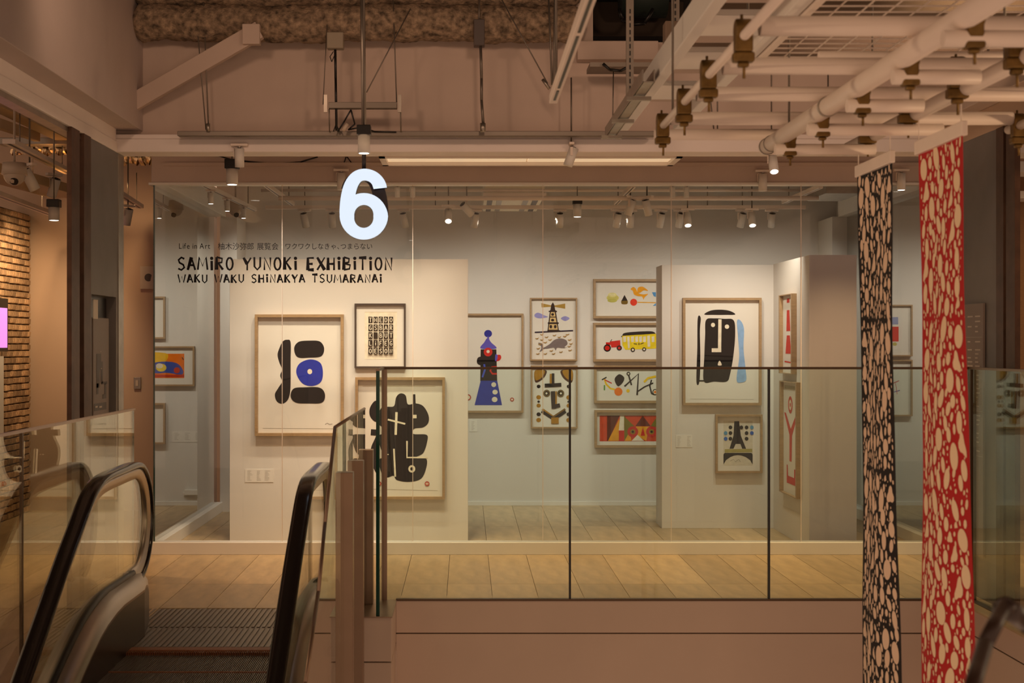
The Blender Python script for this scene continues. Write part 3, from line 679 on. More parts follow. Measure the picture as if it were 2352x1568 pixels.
# right partition
YR = 11.70
b1 = [((170, 164, 150), 's', ([(1585, 916), (1730, 917)], .7)), (K, 'b', [(1617, 722), (1632, 713), (1655, 711), (1676, 714), (1688, 722), (1665, 723), (1640, 723)]),
      (K, 'b', [(1602, 731), (1609, 730), (1607, 760), (1608, 820), (1606, 876), (1599, 876), (1601, 800)]),
      (K, 'b', [(1621, 735), (1640, 731), (1662, 732), (1684, 735), (1688, 765), (1684, 815), (1676, 860), (1668, 876), (1640, 876), (1616, 875), (1617, 820), (1619, 770)]),
      (CR, 's', ([(1653, 733), (1652, 808)], 7.5)), (CR, 's', ([(1634, 804), (1656, 804)], 9)), (CR, 'e', (1637, 746, 4.6, 5)), (CR, 'e', (1669, 750, 5, 5)), (CR, 'b', [(1648, 838), (1652, 828), (1657, 838)]),
      (LB, 'b', [(1692, 737), (1700, 736), (1708, 755), (1707, 800), (1712, 850), (1713, 872), (1702, 878), (1691, 872), (1697, 820), (1694, 770)]), (K, 's', ([(1599, 874), (1620, 874)], 3))]
picture('large oak-framed print of black mask with pale blue stripe', (1567, 684, 1747, 930), YR, 5.5, M['oak'], b1)
b2 = [((214, 206, 188), 'p', [(1661, 966), (1728, 966), (1728, 1068), (1661, 1068)]), (K, 'p', [(1686, 967), (1697, 967), (1701, 1000), (1713, 1030), (1704, 1030), (1700, 1019), (1689, 1019), (1684, 1030), (1675, 1030), (1684, 1000)]),
      ((170, 160, 92), 'p', [(1664, 1031), (1727, 1030), (1727, 1038), (1664, 1039)]), (K, 'p', [(1661, 1043), (1664, 1039.5), (1725, 1039.5), (1728, 1043), (1728, 1066), (1722, 1056), (1712, 1049), (1702, 1045.5), (1694, 1044.5), (1686, 1045.5), (1677, 1049), (1667, 1056), (1661, 1066)]),
      ((130, 120, 110), 's', ([(1677, 1058), (1684, 1054), (1688, 1060), (1696, 1054), (1700, 1060)], .8))]
for px_, py_, cc in ((1677, 981, K), (1677, 994, K), (1677, 1007, K), (1714, 981, K), (1714, 994, K), (1714, 1007, K), (1666, 994, (90, 150, 190)), (1666, 1007, (40, 100, 190)), (1726, 981, (90, 150, 190)), (1726, 994, (40, 90, 180)), (1702, 981, K)):
    b2.append((cc, 'e', (px_, py_, 4.2, 4.4)))
picture('small oak-framed print of black lattice tower with dots', (1642, 951, 1749, 1085), YR, 4.5, M['oak'], b2)
# perpendicular frames on the return panel (plane x = XS, facing -x); photo columns give depth along it
XS = 2.505
def fn_side(X, yref):
    # rectangular: column -> depth; row measured at the depth yref of the frame centre
    sref = F/yref
    def fn(px, py, l):
        s_ = (px-CX)/X; return Vector((X-l, F/s_, ZC-(py-CY)/sref))
    return fn
c1 = [((206, 60, 50), 's', ([(1811, 690), (1817, 690)], 10)), ((206, 60, 50), 'p', [(1811, 712), (1817, 712), (1819, 760), (1810, 760)]), ((206, 60, 50), 'p', [(1811, 770), (1818, 770), (1821, 812), (1808, 812)]), ((206, 60, 50), 's', ([(1806, 830), (1820, 832)], 3))]
picture('narrow slanted-away frame with red tower print, upper on the partition return', (1800, 676, 1830, 858), 11.1, 2, M['oak'], c1, fn=fn_side(XS, 3300/297.), depth=0.04)
c2 = [((206, 80, 70), 'p', [(1805, 950), (1809, 950), (1820, 985), (1832, 950), (1836, 950), (1823, 1000), (1822, 1060), (1817, 1060), (1817, 1000)]), ((206, 80, 70), 'e', (1819, 930, 5, 20)), (CR, 'e', (1819, 930, 3, 12)), ((206, 80, 70), 'e', (1819, 930, 1.4, 5)), ((206, 80, 70), 'p', [(1811, 1070), (1813, 1070), (1814, 1095), (1828, 1095), (1828, 1075), (1831, 1075), (1831, 1112), (1811, 1112)]), ((180, 172, 150), 's', ([(1806, 890), (1834, 890)], 8))]
picture('tall slanted-away frame with red figure print, lower on the partition return', (1801, 876, 1841, 1137), 11.0, 2.2, M['oak'], c2, fn=fn_side(XS, 3300/300.), depth=0.04)
# pictures behind the partitions, seen mirrored in the side glass
orange = [(OR, 'p', [(340, 812), (419, 812), (419, 868), (340, 868)]), ((240, 190, 30), 'b', [(330, 812), (380, 812), (372, 836), (350, 845), (330, 840)]), ((50, 80, 170), 'b', [(345, 836), (372, 830), (402, 834), (416, 850), (412, 860), (380, 856), (350, 856)]),
          ((240, 210, 60), 'e', (366, 844, 12, 9)), (CR, 'e', (362, 840, 8, 6)), ((200, 70, 40), 'e', (402, 850, 7, 7)), ((200, 60, 30), 's', ([(340, 863), (419, 863)], 6)), (K, 's', ([(414, 820), (417, 826)], 2))]
picture('orange and blue print in oak frame, seen by reflection in left side glass', (318, 795, 443, 886), YB, 3.5, M['oak'], orange, mirror=GX0)
picture('tall oak frame reflected at the upper left edge of the side glass', (296, 681, 376, 778), YB, 4, M['oak'], [((130, 120, 110), 's', ([(310, 700), (350, 760)], 3))], mirror=GX0)
picture('tall oak frame reflected at the lower left edge of the side glass', (296, 925, 376, 1019), YB, 4, M['oak'], [((130, 120, 110), 's', ([(310, 940), (350, 1000)], 3))], mirror=GX0)
picture('oak frame with a small red bus print, reflected between the two banners', (2018, 700, 2093, 818), YB, 3, M['oak'], [((150, 160, 200), 'p', [(2042, 728), (2062, 728), (2062, 745), (2042, 745)]), ((210, 60, 50), 'p', [(2040, 750), (2063, 750), (2063, 784), (2040, 784)]), ((190, 180, 90), 'e', (2054, 790, 5, 4))], mirror=GX1-.01)
picture('oak frame with faint red flower print, lower, reflected between the banners', (2018, 826, 2093, 955), YB, 3, M['oak'], [((190, 60, 60), 's', ([(2050, 880), (2064, 874)], 2)), ((100, 80, 170), 's', ([(2052, 900), (2066, 896)], 2)), ((190, 60, 60), 's', ([(2056, 880), (2060, 905)], 1.2))], mirror=GX1-.01)

def caption(label, rect, Y, cols, mirror=None):
    fn = fr_front(Y, mirror); x0, y0, x1, y1 = rect
    t = thing('caption_label', label, 'label', tuple(fn((x0+x1)/2, y1, 0)), 'small captions beside the prints')
    mb = MB(); pts = [(x0, y0), (x1, y0), (x1, y1), (x0, y1)]
    mb.prism(pts, lambda p, k: fn(p[0], p[1], k), 0.003); mb.build('card', M['white'], t)
    pr = MB(); random.seed(int(x0))
    for a, b in cols:
        y = y0+4
        while y < y1-3:
            e = b-random.random()*(b-a)*.5; pr.face([fn(a, y, .0035), fn(e, y, .0035), fn(e, y+.8, .0035), fn(a, y+.8, .0035)]); y += 3
    pr.build('print', M['greyprint'], t)['kind'] = 'stuff'
caption('wide white caption card below the blue-disc print', (563, 1077, 628, 1107), YP, ((568, 580), (590, 600), (608, 622)))
caption('white caption card left of the small tower print', (1552, 998, 1590, 1027), YR, ((1556, 1564), (1578, 1587)))
caption('small white caption card below the blue tower print', (1078, 964, 1096, 991), YW, ((1083, 1090),))
caption('white caption card reflected in the left side glass', (390, 990, 466, 1015), YB, ((396, 408), (420, 432), (444, 458)), mirror=GX0)
sk = thing('wall_socket', 'white socket on a short surface conduit, reflected low in the left side glass', 'socket', (2*GX0-X_(447, YB), YB, Z_(1137, YB)))
xa, xb = 2*GX0-X_(417, YB), 2*GX0-X_(480, YB)
MB().box(min(xa, xb), max(xa, xb), YB-.02, YB, Z_(1134, YB), Z_(1130, YB)).build('conduit', M['white'], sk)
xa, xb = 2*GX0-X_(420, YB), 2*GX0-X_(450, YB)
MB().box(min(xa, xb), max(xa, xb), YB-.03, YB, Z_(1136, YB), Z_(1124, YB)).build('box', M['white'], sk, bevel=.003)

# ================================================================== WINDOW LETTERING
YL = GY-0.0015
def glyph_mesh(ch):
    c = bpy.data.curves.new('t', 'FONT'); c.body = ch; c.size = 1.0
    o = bpy.data.objects.new('t', c); COL.objects.link(o); bpy.context.view_layer.update()
    me = bpy.data.meshes.new_from_object(o.evaluated_get(bpy.context.evaluated_depsgraph_get()))
    bpy.data.objects.remove(o); return me
def text_row(txt, px0, px1, py0, py1, parent, cell=None):
    """one mesh per character; full-width characters sit in equal cells"""
    n_ = len(txt); meshes = [(ch, glyph_mesh(ch)) if ch != ' ' else (ch, None) for ch in txt]
    if cell:
        widths = [.35 if ch == ' ' else (.5 if ch == '、' else 1.0) for ch in txt]
    else:
        widths = [.3 if m_ is None else max(v.co.x for v in m_.vertices)+.09 for ch, m_ in meshes]
    tot = sum(widths); u = (px1-px0)/tot; x = px0; og = ORG[parent.name]; vy = (py1-py0)/(.95 if cell else .72)
    for (ch, me), wd in zip(meshes, widths):
        if me is not None and len(me.vertices):
            for v in me.vertices: v.co = P(x+v.co.x*u, py1-(v.co.y+(.1 if cell else 0))*vy, YL)-og
            me.materials.clear(); me.materials.append(M['vinyl'])
            ob = bpy.data.objects.new('letter', me); COL.objects.link(ob); ob.parent = parent
        x += wd*u
vl = thing('window_lettering', 'black vinyl exhibition title in three lines on the gallery glass', 'lettering', tuple(P(655, 650, YL)))
text_row('Life in Art', 410, 484, 558, 571, vl)
text_row('柚木沙弥郎 展覧会', 500, 640, 557, 574, vl, True)
text_row('ワクワクしなきゃ、つまらない', 654, 856, 558, 573, vl, True)
def hand_line(txt, x0, x1, y0, y1, t, name):
    wds = {'i': .35, ' ': .55, 'M': 1.1, 'W': 1.15}
    tot = sum(wds.get(c, .85)+.3 for c in txt)-.3; u = (x1-x0)/tot; x = x0; random.seed(9); k = 0
    for ch in txt:
        wd = wds.get(ch, .85)*u
        if ch != ' ':
            mb = MB(); j = random.uniform(-1, 1)*(y1-y0)*.03; l = 0.00005*(k % 3)
            if ch == 'i':
                cx_ = x+wd/2; mb.face([Vector(P(a, b, YL-.0001)) for a, b in ellipse(cx_, y0+2.2*(y1-y0)/30, t*.85, t*.85, 14)])
                qs = stroke_quads([(cx_, y0+(y1-y0)*.27), (cx_+.4, y1+j)], t*1.25)
            else: qs = glyph_quads(ch, x, y0+j, wd, y1-y0, t)
            for q_, q in enumerate(qs): mb.face([P(a, b, YL-l-.00002*q_) for a, b in q])
            mb.build('letter', M['vinyl'], vl)
        x += wd+.3*u; k += 1
hand_line('SAMiRO YUNOKi EXHiBiTiON', 408, 901, 591, 620, 4.6, 'title_line')
hand_line('WAKU WAKU SHiNAKYA TSUMARANAi', 409, 877, 630, 649, 3.3, 'subtitle_line')

# ================================================================== BALUSTRADES
fbal = thing('glass_balustrade', 'greenish glass balustrade along the slab edge in front of the gallery', 'balustrade', (1.2, 8.44, 0))
xj = [-0.47, X_(1309, 8.44), X_(1766, 8.44), 2.955]
for a, b in zip(xj[:-1], xj[1:]):
    pane('glass_pane', a+.004, b-.004, 8.436, 8.451, -0.004, 1.352, M['glass_rail'], fbal, 'x')
for x in xj[1:-1]: MB().box(x-.006, x+.006, 8.432, 8.455, -0.01, 1.352).build('joint_strip', M['black'], fbal)
MB().box(-0.49, 2.97, 8.428, 8.459, 1.352, 1.366).build('top_cap', M['cap'], fbal)
MB().box(-0.41, 2.97, 8.425, 8.462, -0.006, 0.006).build('base_channel', M['cap'], fbal)
pane('glass_pane', -0.493, -0.478, 7.93, 8.43, 0.0, 1.352, M['glass_rail'], fbal, 'y')
MB().box(-0.496, -0.475, 7.92, 8.43, 1.352, 1.364).build('top_cap', M['bronze'], fbal)
MB().box(-0.478, -0.462, 8.42, 8.436, 0, 1.352).build('corner_post', M['bronze'], fbal)
MB().box(-0.4955, -0.4755, 7.925, 7.931, 0.0, 1.352).build('end_edge', M['edge'], fbal)
rb = thing('glass_balustrade', 'glass balustrade returning towards the camera at the far right', 'balustrade', (2.96, 6, 0))
for a, b in ((2.2, 4.9), (4.91, 6.95), (6.96, 8.42)):
    pane('glass_pane', 2.958, 2.973, a, b, -0.004, 1.352, M['glass_rail'], rb, 'y')
MB().box(2.95, 2.98, 2.2, 8.43, 1.352, 1.366).build('top_cap', M['bronze'], rb)
MB().box(2.945, 2.985, 2.2, 8.43, -0.006, 0.006).build('base_channel', M['cap'], rb)
MB().box(2.95, 2.985, 8.40, 8.435, 0, 1.352).build('corner_post', M['cap'], rb)
# screens beside the escalator
lb = thing('glass_screen', 'tall glass side screen left of the escalator, reflecting the prints', 'balustrade', (-1.91, 6.5, 0))
for a, b in ((3.2, 6.17), (6.18, 8.25)):
    pane('glass_pane', -1.915, -1.905, a, b, -0.05, 1.12, M['glass_side'], lb, 'y')
MB().box(-1.92, -1.90, 3.2, 8.26, 1.12, 1.132).build('top_cap', M['paint_light'], lb)
MB().box(-1.93, -1.89, 3.2, 8.26, -0.06, 0.006).build('base_channel', M['bronze'], lb)
MB().box(-1.917, -1.903, 6.168, 6.182, 0, 1.12).build('joint_strip', M['cap'], lb)
rs = thing('glass_screen', 'narrow glass side screen right of the escalator, backed by three bronze posts', 'balustrade', (-0.58, 7.4, -0.6))
g = MB()
outl = [(8.25, 1.13), (6.4, 1.13), (5.95, .76), (5.68, .52), (5.22, .27), (4.9, -.1), (4.9, -.6), (8.25, -.6)]
n = len(outl)
A_ = [Vector((-0.588, y, z)) for y, z in outl]; B_ = [Vector((-0.578, y, z)) for y, z in outl]
g.face(A_, 0); g.face(list(reversed(B_)), 0)
for i in range(n): j = (i+1) % n; g.face([A_[i], A_[j], B_[j], B_[i]], 1)
g.build('glass_pane', [M['glass_side'], M['cap']], rs)
for Y, zb in ((8.29, -0.0), (7.51, -0.42), (6.82, -0.6)):
    X = -0.565
    MB().box(X-.03, X+.028, Y-.0, Y+.085, zb, 0.89).build('post', M['bronze'], rs, bevel=.002)
for (ya, za), (yb, zb) in zip(outl[:5], outl[1:5]):
    MB().cyl((-0.583, ya, za), (-0.583, yb, zb), .008, 8).build('edge_trim', M['bronze'], rs)

# ================================================================== ESCALATOR
XE = -1.25
es = thing('escalator', 'escalator arriving at the landing, lower left, with black handrails', 'escalator', (XE, 7.0, 0))
def hr_path():
    pts = [(y, .467-.646*(6.1-y)) for y in (3.2, 4.2, 5.0, 5.6, 6.0)]
    pts += [(6.25, .565), (6.42, .665), (6.56, .75), (6.68, .81), (6.82, .848), (6.98, .862), (7.25, .866), (7.5, .868)]
    cy_, cz, ry, rz = 7.55, .56, .34, .308
    for k in range(1, 17):
        a = math.pi/2-k*math.pi/16*1.02
        pts.append((cy_+ry*math.cos(a), cz+rz*math.sin(a)))
    pts += [(7.45, .245), (7.38, .25)]
    return pts
HP = hr_path()
def smooth_path(pts, k=4):
    out = []
    for i in range(len(pts)-1):
        p0 = pts[max(0, i-1)]; p1 = pts[i]; p2 = pts[i+1]; p3 = pts[min(len(pts)-1, i+2)]
        for q in range(k):
            t = q/k
            out.append(tuple(0.5*((2*p1[c])+(-p0[c]+p2[c])*t+(2*p0[c]-5*p1[c]+4*p2[c]-p3[c])*t*t+(-p0[c]+3*p1[c]-3*p2[c]+p3[c])*t**3) for c in (0, 1)))
    out.append(pts[-1]); return out
HPS = smooth_path(HP)
def sweep(path, X, section, name, m, parent):
    mb = MB(); rows = []
    for i, (y, z) in enumerate(path):
        a = path[max(0, i-1)]; b = path[min(len(path)-1, i+1)]
        ty, tz = b[0]-a[0], b[1]-a[1]; l = math.hypot(ty, tz); ty /= l; tz /= l
        ny, nz = -tz, ty      # outward normal (up on the level run)
        rows.append([Vector((X+sx, y+ny*sn, z+nz*sn)) for sx, sn in section])
    ns = len(section)
    for r0, r1 in zip(rows[:-1], rows[1:]):
        for k in range(ns):
            l = (k+1) % ns; mb.face([r0[k], r0[l], r1[l], r1[k]], 0, True)
    mb.face(rows[0]); mb.face(list(reversed(rows[-1])))
    return mb.build(name, m, parent)
sec_h = [(.040*math.copysign(abs(math.cos(a))**.6, math.cos(a)), .017*math.copysign(abs(math.sin(a))**.7, math.sin(a))-.004) for a in [2*math.pi*k/16 for k in range(16)]]
sec_g = [(-.026, -.022), (.026, -.022), (.026, -.034), (.014, -.05), (.014, -.075), (-.014, -.075), (-.014, -.05), (-.026, -.034)]
def zdeck(y):
    P_ = [(3.0, -1.89), (6.04, .07), (6.2, .135), (6.35, .19), (6.5, .238), (6.63, .268), (6.8, .292), (6.95, .303), (7.9, .30)]
    for (a, za), (b, zb) in zip(P_[:-1], P_[1:]):
        if a <= y <= b: return za+(zb-za)*(y-a)/(b-a)
for sgn, X in ((-1, -1.75), (1, -0.75)):
    h = sweep(HPS, X, sec_h, 'handrail', M['rubber'], es)
    sweep(HPS, X, sec_g, 'handrail_guide', M['steel'], h)
    # glass inside the loop
    inner = []
    for i, (y, z) in enumerate(HPS[:-8]):
        a = HPS[max(0, i-1)]; b = HPS[min(len(HPS)-1, i+1)]; ty, tz = b[0]-a[0], b[1]-a[1]; l = math.hypot(ty, tz)
        inner.append((y+tz/l*.07, z-ty/l*.07))
    bot = [(y, zdeck(y)-.02) for y in (7.45, 6.8, 6.5, 6.25, 6.02, 3.2)]
    ol = inner+bot; mb = MB(); A_ = [Vector((X-.005, y, z)) for y, z in ol]; B_ = [Vector((X+.005, y, z)) for y, z in ol]
    mb.face(A_); mb.face(list(reversed(B_))); mb.build('balustrade_glass', M['glass_side'], es)
    # deck and skirt; xi = side facing the steps
    xo, xm, xi = (X-.07, X+.03, X+.10) if sgn < 0 else (X+.07, X-.03, X-.10)
    ys = [3.2, 4.5, 6.04, 6.12, 6.2, 6.28, 6.35, 6.42, 6.5, 6.57, 6.63, 6.72, 6.8, 6.88, 6.95, 7.15, 7.38, 7.5, 7.6, 7.68, 7.74, 7.77]
    ztop = lambda y: zdeck(y)-(0 if y < 7.5 else (y-7.5)**2*1.0)
    xin = lambda y: xi if y <= 7.38 else xi+(xm-xi)*(y-7.38)/.39*.9
    dk_ = MB()
    for a, b in zip(ys[:-1], ys[1:]):
        za, zb = ztop(a), ztop(b); ia, ib = xin(a), xin(b)
        dk_.face([(xo, a, za-.03), (xo, b, zb-.03), (xm, b, zb), (xm, a, za)], 0, True)
        dk_.face([(xm, a, za), (xm, b, zb), (ib, b, zb-.062), (ia, a, za-.062)], 0, True)
        dk_.face([(xo, a, za-.03), (xo, b, zb-.03), (xo, b, zb-.5), (xo, a, za-.5)], 0)
        dk_.face([(ia, a, za-.062), (ib, b, zb-.062), (ib, b, zb-.074), (ia, a, za-.074)], 1)
    dk_.face([(xo, 7.77, .20), (xm, 7.77, .23), (xin(7.77), 7.77, .165), (xin(7.77), 7.77, 0.0), (xo, 7.77, 0.0)])
    dk_.build('deck_cover', [M['steel'], M['bronze']], es)
    gp = [(y, zdeck(y)) for y in ys[:-4]]
    sweep(gp, X+.012*(-sgn), [(.016*math.cos(a), .018*math.sin(a)+.004) for a in [2*math.pi*k/10 for k in range(10)]], 'glass_gasket', M['black'], es)
    skp = MB()
    for a, b in zip(ys[:-1], ys[1:]):
        za, zb = ztop(a)-.074, ztop(b)-.074; ia, ib = xin(a), xin(b)
        la, lb = (min(-.02, za-.25) if a < 7.1 else 0.0), (min(-.02, zb-.25) if b < 7.1 else 0.0)
        skp.face([(ia, a, za), (ib, b, zb), (ib, b, lb), (ia, a, la)])
    skp.build('skirt_panel', M['skirt'], es)
    # outer cladding of the truss
    xc = X-.07 if sgn < 0 else X+.07
    MB().prism([(3.2, -2.2), (6.1, -.25), (7.77, -.1), (8.15, -.1), (8.15, -1.6), (3.2, -3.0)], lambda p, k: Vector((xc+(k if sgn > 0 else -k), p[0], p[1])), .01).build('truss_cladding', M['bronze'], es)
    cb = (X+.10 if sgn < 0 else X-.10)
    mbk = MB().cyl((X, 7.36, .25), (X, 7.56, .235), .055, 16, r1=.05); mbk.build('handrail_inlet', M['black'], es)
# landing plate with ribs
lp = MB().box(XE-.62, XE+.62, 7.08, 8.16, -.04, -.004)
lp.build('landing_plate', M['tread'], es)
rb_ = MB(); x = XE-.60
while x < XE+.60:
    rb_.box(x, x+.014, 7.62, 8.14, -.004, .002); rb_.box(x+.004, x+.02, 7.12, 7.58, -.004, .001); x += .0285
o = rb_.build('landing_ribs', M['rib'], es); o['kind'] = 'stuff'
cp = MB().box(XE-.42, XE+.42, 7.03, 7.10, -.03, .004); cp.build('comb_plate', M['comb'], es, bevel=.002)
te = MB(); x = XE-.40
while x < XE+.40: te.box(x, x+.004, 6.98, 7.03, -.018, .001); x += .009
o = te.build('comb_teeth', M['comb'], es); o['kind'] = 'stuff'
stp = MB(); stp.box(-.40, .40, 0, .40, -.03, -.012, 1)
x = -.398
while x < .396: stp.box(x, x+.004, .012, .398, -.012, 0, 0); x += .009
stp.box(-.40, .40, 0, .010, -.03, .0005, 2)
stp.box(-.40, .40, 0.0, .01, -.2, -.03, 1)
sme = unit_mesh('step', stp, [M['rib'], M['groove'], M['comb']])
for y, z in ((6.63, -.012), (6.23, -.014), (5.83, -.09), (5.43, -.27), (5.03, -.50), (4.63, -.75), (4.23, -1.0), (3.83, -1.25)):
    plank('step', sme, (XE, y, z), es)

# ================================================================== FLOOR NUMBER SIGN
YS = 7.4
sg = thing('floor_number_sign', 'large illuminated white figure 6 hanging from a ceiling rod', 'sign', tuple(P(835, 550, YS)))
def six(m, mirror, y0, th, grow, name, mm):
    mxf = (lambda x: 2*835-x) if mirror else (lambda x: x)
    stem = smooth_path([(797, 502), (796.5, 480), (799, 452), (806, 425), (819, 406.5), (836, 400.5), (854, 404.5), (867, 416), (873.5, 431)], 4)
    bowl = [(835.5+38.8*math.cos(2*math.pi*k/40), 496.5+40*math.sin(2*math.pi*k/40)) for k in range(41)]
    mb = MB()
    for path, wd in ((stem, [33+grow]*len(stem)), (bowl, [33.5+grow]*len(bowl))):
        Lp, Rp = [], []
        for i in range(len(path)):
            if path is bowl: a = path[(i-1) % 40]; b = path[(i+1) % 40]
            else: a = path[max(0, i-1)]; b = path[min(len(path)-1, i+1)]
            dx, dy = b[0]-a[0], b[1]-a[1]; l = math.hypot(dx, dy); hw = wd[i]/2
            q = abs(dx)/l; hw *= (1-.20*q)
            Lp.append((mxf(path[i][0]-dy/l*hw), path[i][1]+dx/l*hw)); Rp.append((mxf(path[i][0]+dy/l*hw), path[i][1]-dx/l*hw))
        if path is stem: Lp[-1] = (mxf(888.5), 430); Rp[-1] = (mxf(858), 430); Lp[-1], Rp[-1] = (Lp[-1], Rp[-1]) if (Lp[-2][0] > Rp[-2][0]) == (Lp[-1][0] > Rp[-1][0]) else (Rp[-1], Lp[-1])
        for i in range(len(path)-1):
            q = [Lp[i], Lp[i+1], Rp[i+1], Rp[i]]; e = 0.0003 if path is stem else 0
            f3 = [P(a, b, YS)+Vector((0, y0-YS-e, 0)) for a, b in q]; b3 = [p+Vector((0, th, 0)) for p in f3]
            mb.face(f3); mb.face(list(reversed(b3))); mb.face([f3[1], f3[0], b3[0], b3[1]], 1); mb.face([f3[3], f3[2], b3[2], b3[3]], 1)
            if path is stem and i == len(path)-2: mb.face([f3[2], f3[1], b3[1], b3[2]], 1)
    return mb.build(name, mm, sg)
six(None, False, YS, .012, 0, 'lit_figure', [M['sign_face'], M['sign_face']])
darkpur = mat('dark_sign_body', (0.028, 0.022, 0.03), 0.35)
six(None, False, YS+.0125, .05, -.5, 'body', [darkpur, darkpur]); six(None, True, YS+.063, .05, -.5, 'rear_figure', [darkpur, darkpur])
MB().cyl(P(836, 392, YS+.06), P(836, 340, YS+.06), .011, 12).build('lower_rod', darkpur, sg)
MB().cyl(P(836, 300, YS+.06), P(832, -60, YS+.06), .013, 12).build('rod', M['galv'], sg)

# ================================================================== LAMPS
def cyl_lamp(label, px, y0, y1, Y, wpx, rod_to, blackh=22):
    t = thing('pendant_downlight', label, 'lamp', tuple(P(px, y1, Y)), 'white cylinder downlights')
    r = wpx/2/F*Y; a = P(px, y0, Y)
    MB().cyl(P(px, y0+blackh, Y), P(px, y1, Y), r, 24).build('shade', M['white'], t)
    MB().cyl(P(px, y1, Y)+Vector((0, 0, -.001)), P(px, y1, Y)+Vector((0, 0, .001)), r*.8, 20).build('lens', M['lamp'], t)
    MB().box(a.x-r*1.15, a.x+r*1.15, Y-r*1.0, Y+r*1.0, Z_(y0+blackh, Y), a.z).build('driver_box', M['black'], t, bevel=.004)
    MB().cyl(P(px, y0+2, Y), Vector((a.x, Y, rod_to)), .004, 8).build('rod', M['rod'], t)
    return t
cyl_lamp('white cylinder lamp with black top above the figure 6', 836, 288, 352, 7.25, 28, 3.9)
cyl_lamp('white cylinder lamp with black top left of the figure 6', 533, 366, 424, 9.75, 27, 3.0)
cyl_lamp('white cylinder lamp with black top inside the gallery, near the ceiling cassette', 1326, 455, 498, 11.3, 19, 3.05, 14)
cyl_lamp('white cylinder lamp with black top in the left room', 124, 458, 506, 10.6, 25, 3.7, 18)

def spot_proto(tilt, lit):
    """origin at the adaptor; head hangs below, tilted back by `tilt` degrees away from the camera"""
    t = thing('track_spotlight', '', 'spotlight', (0, 0, 0))
    MB().box(-.055, .055, -.016, .016, -.016, 0).build('adaptor', M['paint_light'], t, bevel=.002)
    MB().cyl((0, 0, -.016), (0, 0, -.03), .007, 8).box(-.037, -.033, -.008, .008, -.085, -.026).box(-.037, .008, -.008, .008, -.030, -.026).build('yoke', M['paint_light'], t)
    a = math.radians(tilt); d = Vector((0, math.sin(a), -math.cos(a))); c = Vector((0, 0, -.085)); top = c-d*.055; bot = c+d*.065
    h = MB().cyl(top, bot, .030, 20).build('head', M['white'], t)
    MB().cyl(top-d*.001, top+d*.002, .026, 18).cyl(top-d*.006, top, .012, 12).build('heat_sink', M['black'], h)
    MB().cyl(bot-d*.002, bot+d*.001, .024, 18).build('lens', M['lamp'] if lit else M['white'], h)
    return t
PROTO = {}
def place_spot(label, px, py, Y, tilt=25, lit=False, rz=0, group='track spotlights', scale=1.0, ztop=None):
    k = (tilt, lit)
    if k not in PROTO: PROTO[k] = spot_proto(tilt, lit); o = PROTO[k]; o['_u'] = 0
    if PROTO[k]['_u'] == 0: o = PROTO[k]
    else: o = copy_tree(PROTO[k])
    PROTO[k]['_u'] = 1
    o.location = P(px, py, Y); o.rotation_euler = (0, 0, rz); o['label'] = label; o['group'] = group; o.scale = (scale,)*3
    if ztop:
        st_ = MB().cyl((0, 0, -.002), (0, 0, (ztop-o.location.z)/scale), .005, 8); ORG['_st'] = Vector((0, 0, 0))
        c_ = st_.build('stem', M['rod'], org=(0, 0, 0)); c_.parent = o; c_.location = (0, 0, 0)
    return o
# rear gallery track and its spots
YT = 12.0; zt = Z_(480, YT)
tr = thing('lighting_track', 'long rear lighting track across the gallery ceiling with row of spotlights', 'track', (0.9, YT, zt))
MB().box(X_(610, YT), X_(1850, YT), YT-.018, YT+.018, zt, zt+.03).build('rail', M['paint_light'], tr)
for px in (700, 1000, 1326, 1625, 1705): MB().cyl((X_(px, YT), YT, zt+.03), (X_(px, YT), YT, 3.05), .004, 8).build('hanger_rod', M['rod'], tr)
pxs = [700, 763, 928, 1091, 1286, 1418, 1448, 1518, 1562, 1704, 1773]
for i, px in enumerate(pxs):
    place_spot('white track spotlight, %s in the rear row, switched off' % (ORD[i] if i else 'leftmost'), px, 481, YT, 25, False, rz=random.choice((0, .35, -.35)), group='rear row of gallery spotlights')
place_spot('lit spotlight at the rear row between eighth and ninth, glowing', 1579, 478, 11.6, -28, True, ztop=3.05, group='lit gallery spotlights')
place_spot('lit spotlight at the right end of the rear row, glowing', 1727, 478, 11.6, -28, True, ztop=3.05, group='lit gallery spotlights')
place_spot('lit spotlight in cluster right of the figure 6, glowing', 1030, 470, 11.4, -40, True, ztop=3.05, group='lit gallery spotlights')
place_spot('tilted white spotlight in cluster right of the figure 6', 1072, 455, 11.4, 50, False, rz=-.9, ztop=3.05, group='clustered gallery spotlights')
place_spot('left one of a tilted white spotlight pair near the gallery top', 1448, 450, 11.0, 20, False, rz=1.2, ztop=3.05, group='tilted spotlight pair')
place_spot('right one of a tilted white spotlight pair near the gallery top', 1486, 450, 11.0, 20, False, rz=-.8, ztop=3.05, group='tilted spotlight pair')
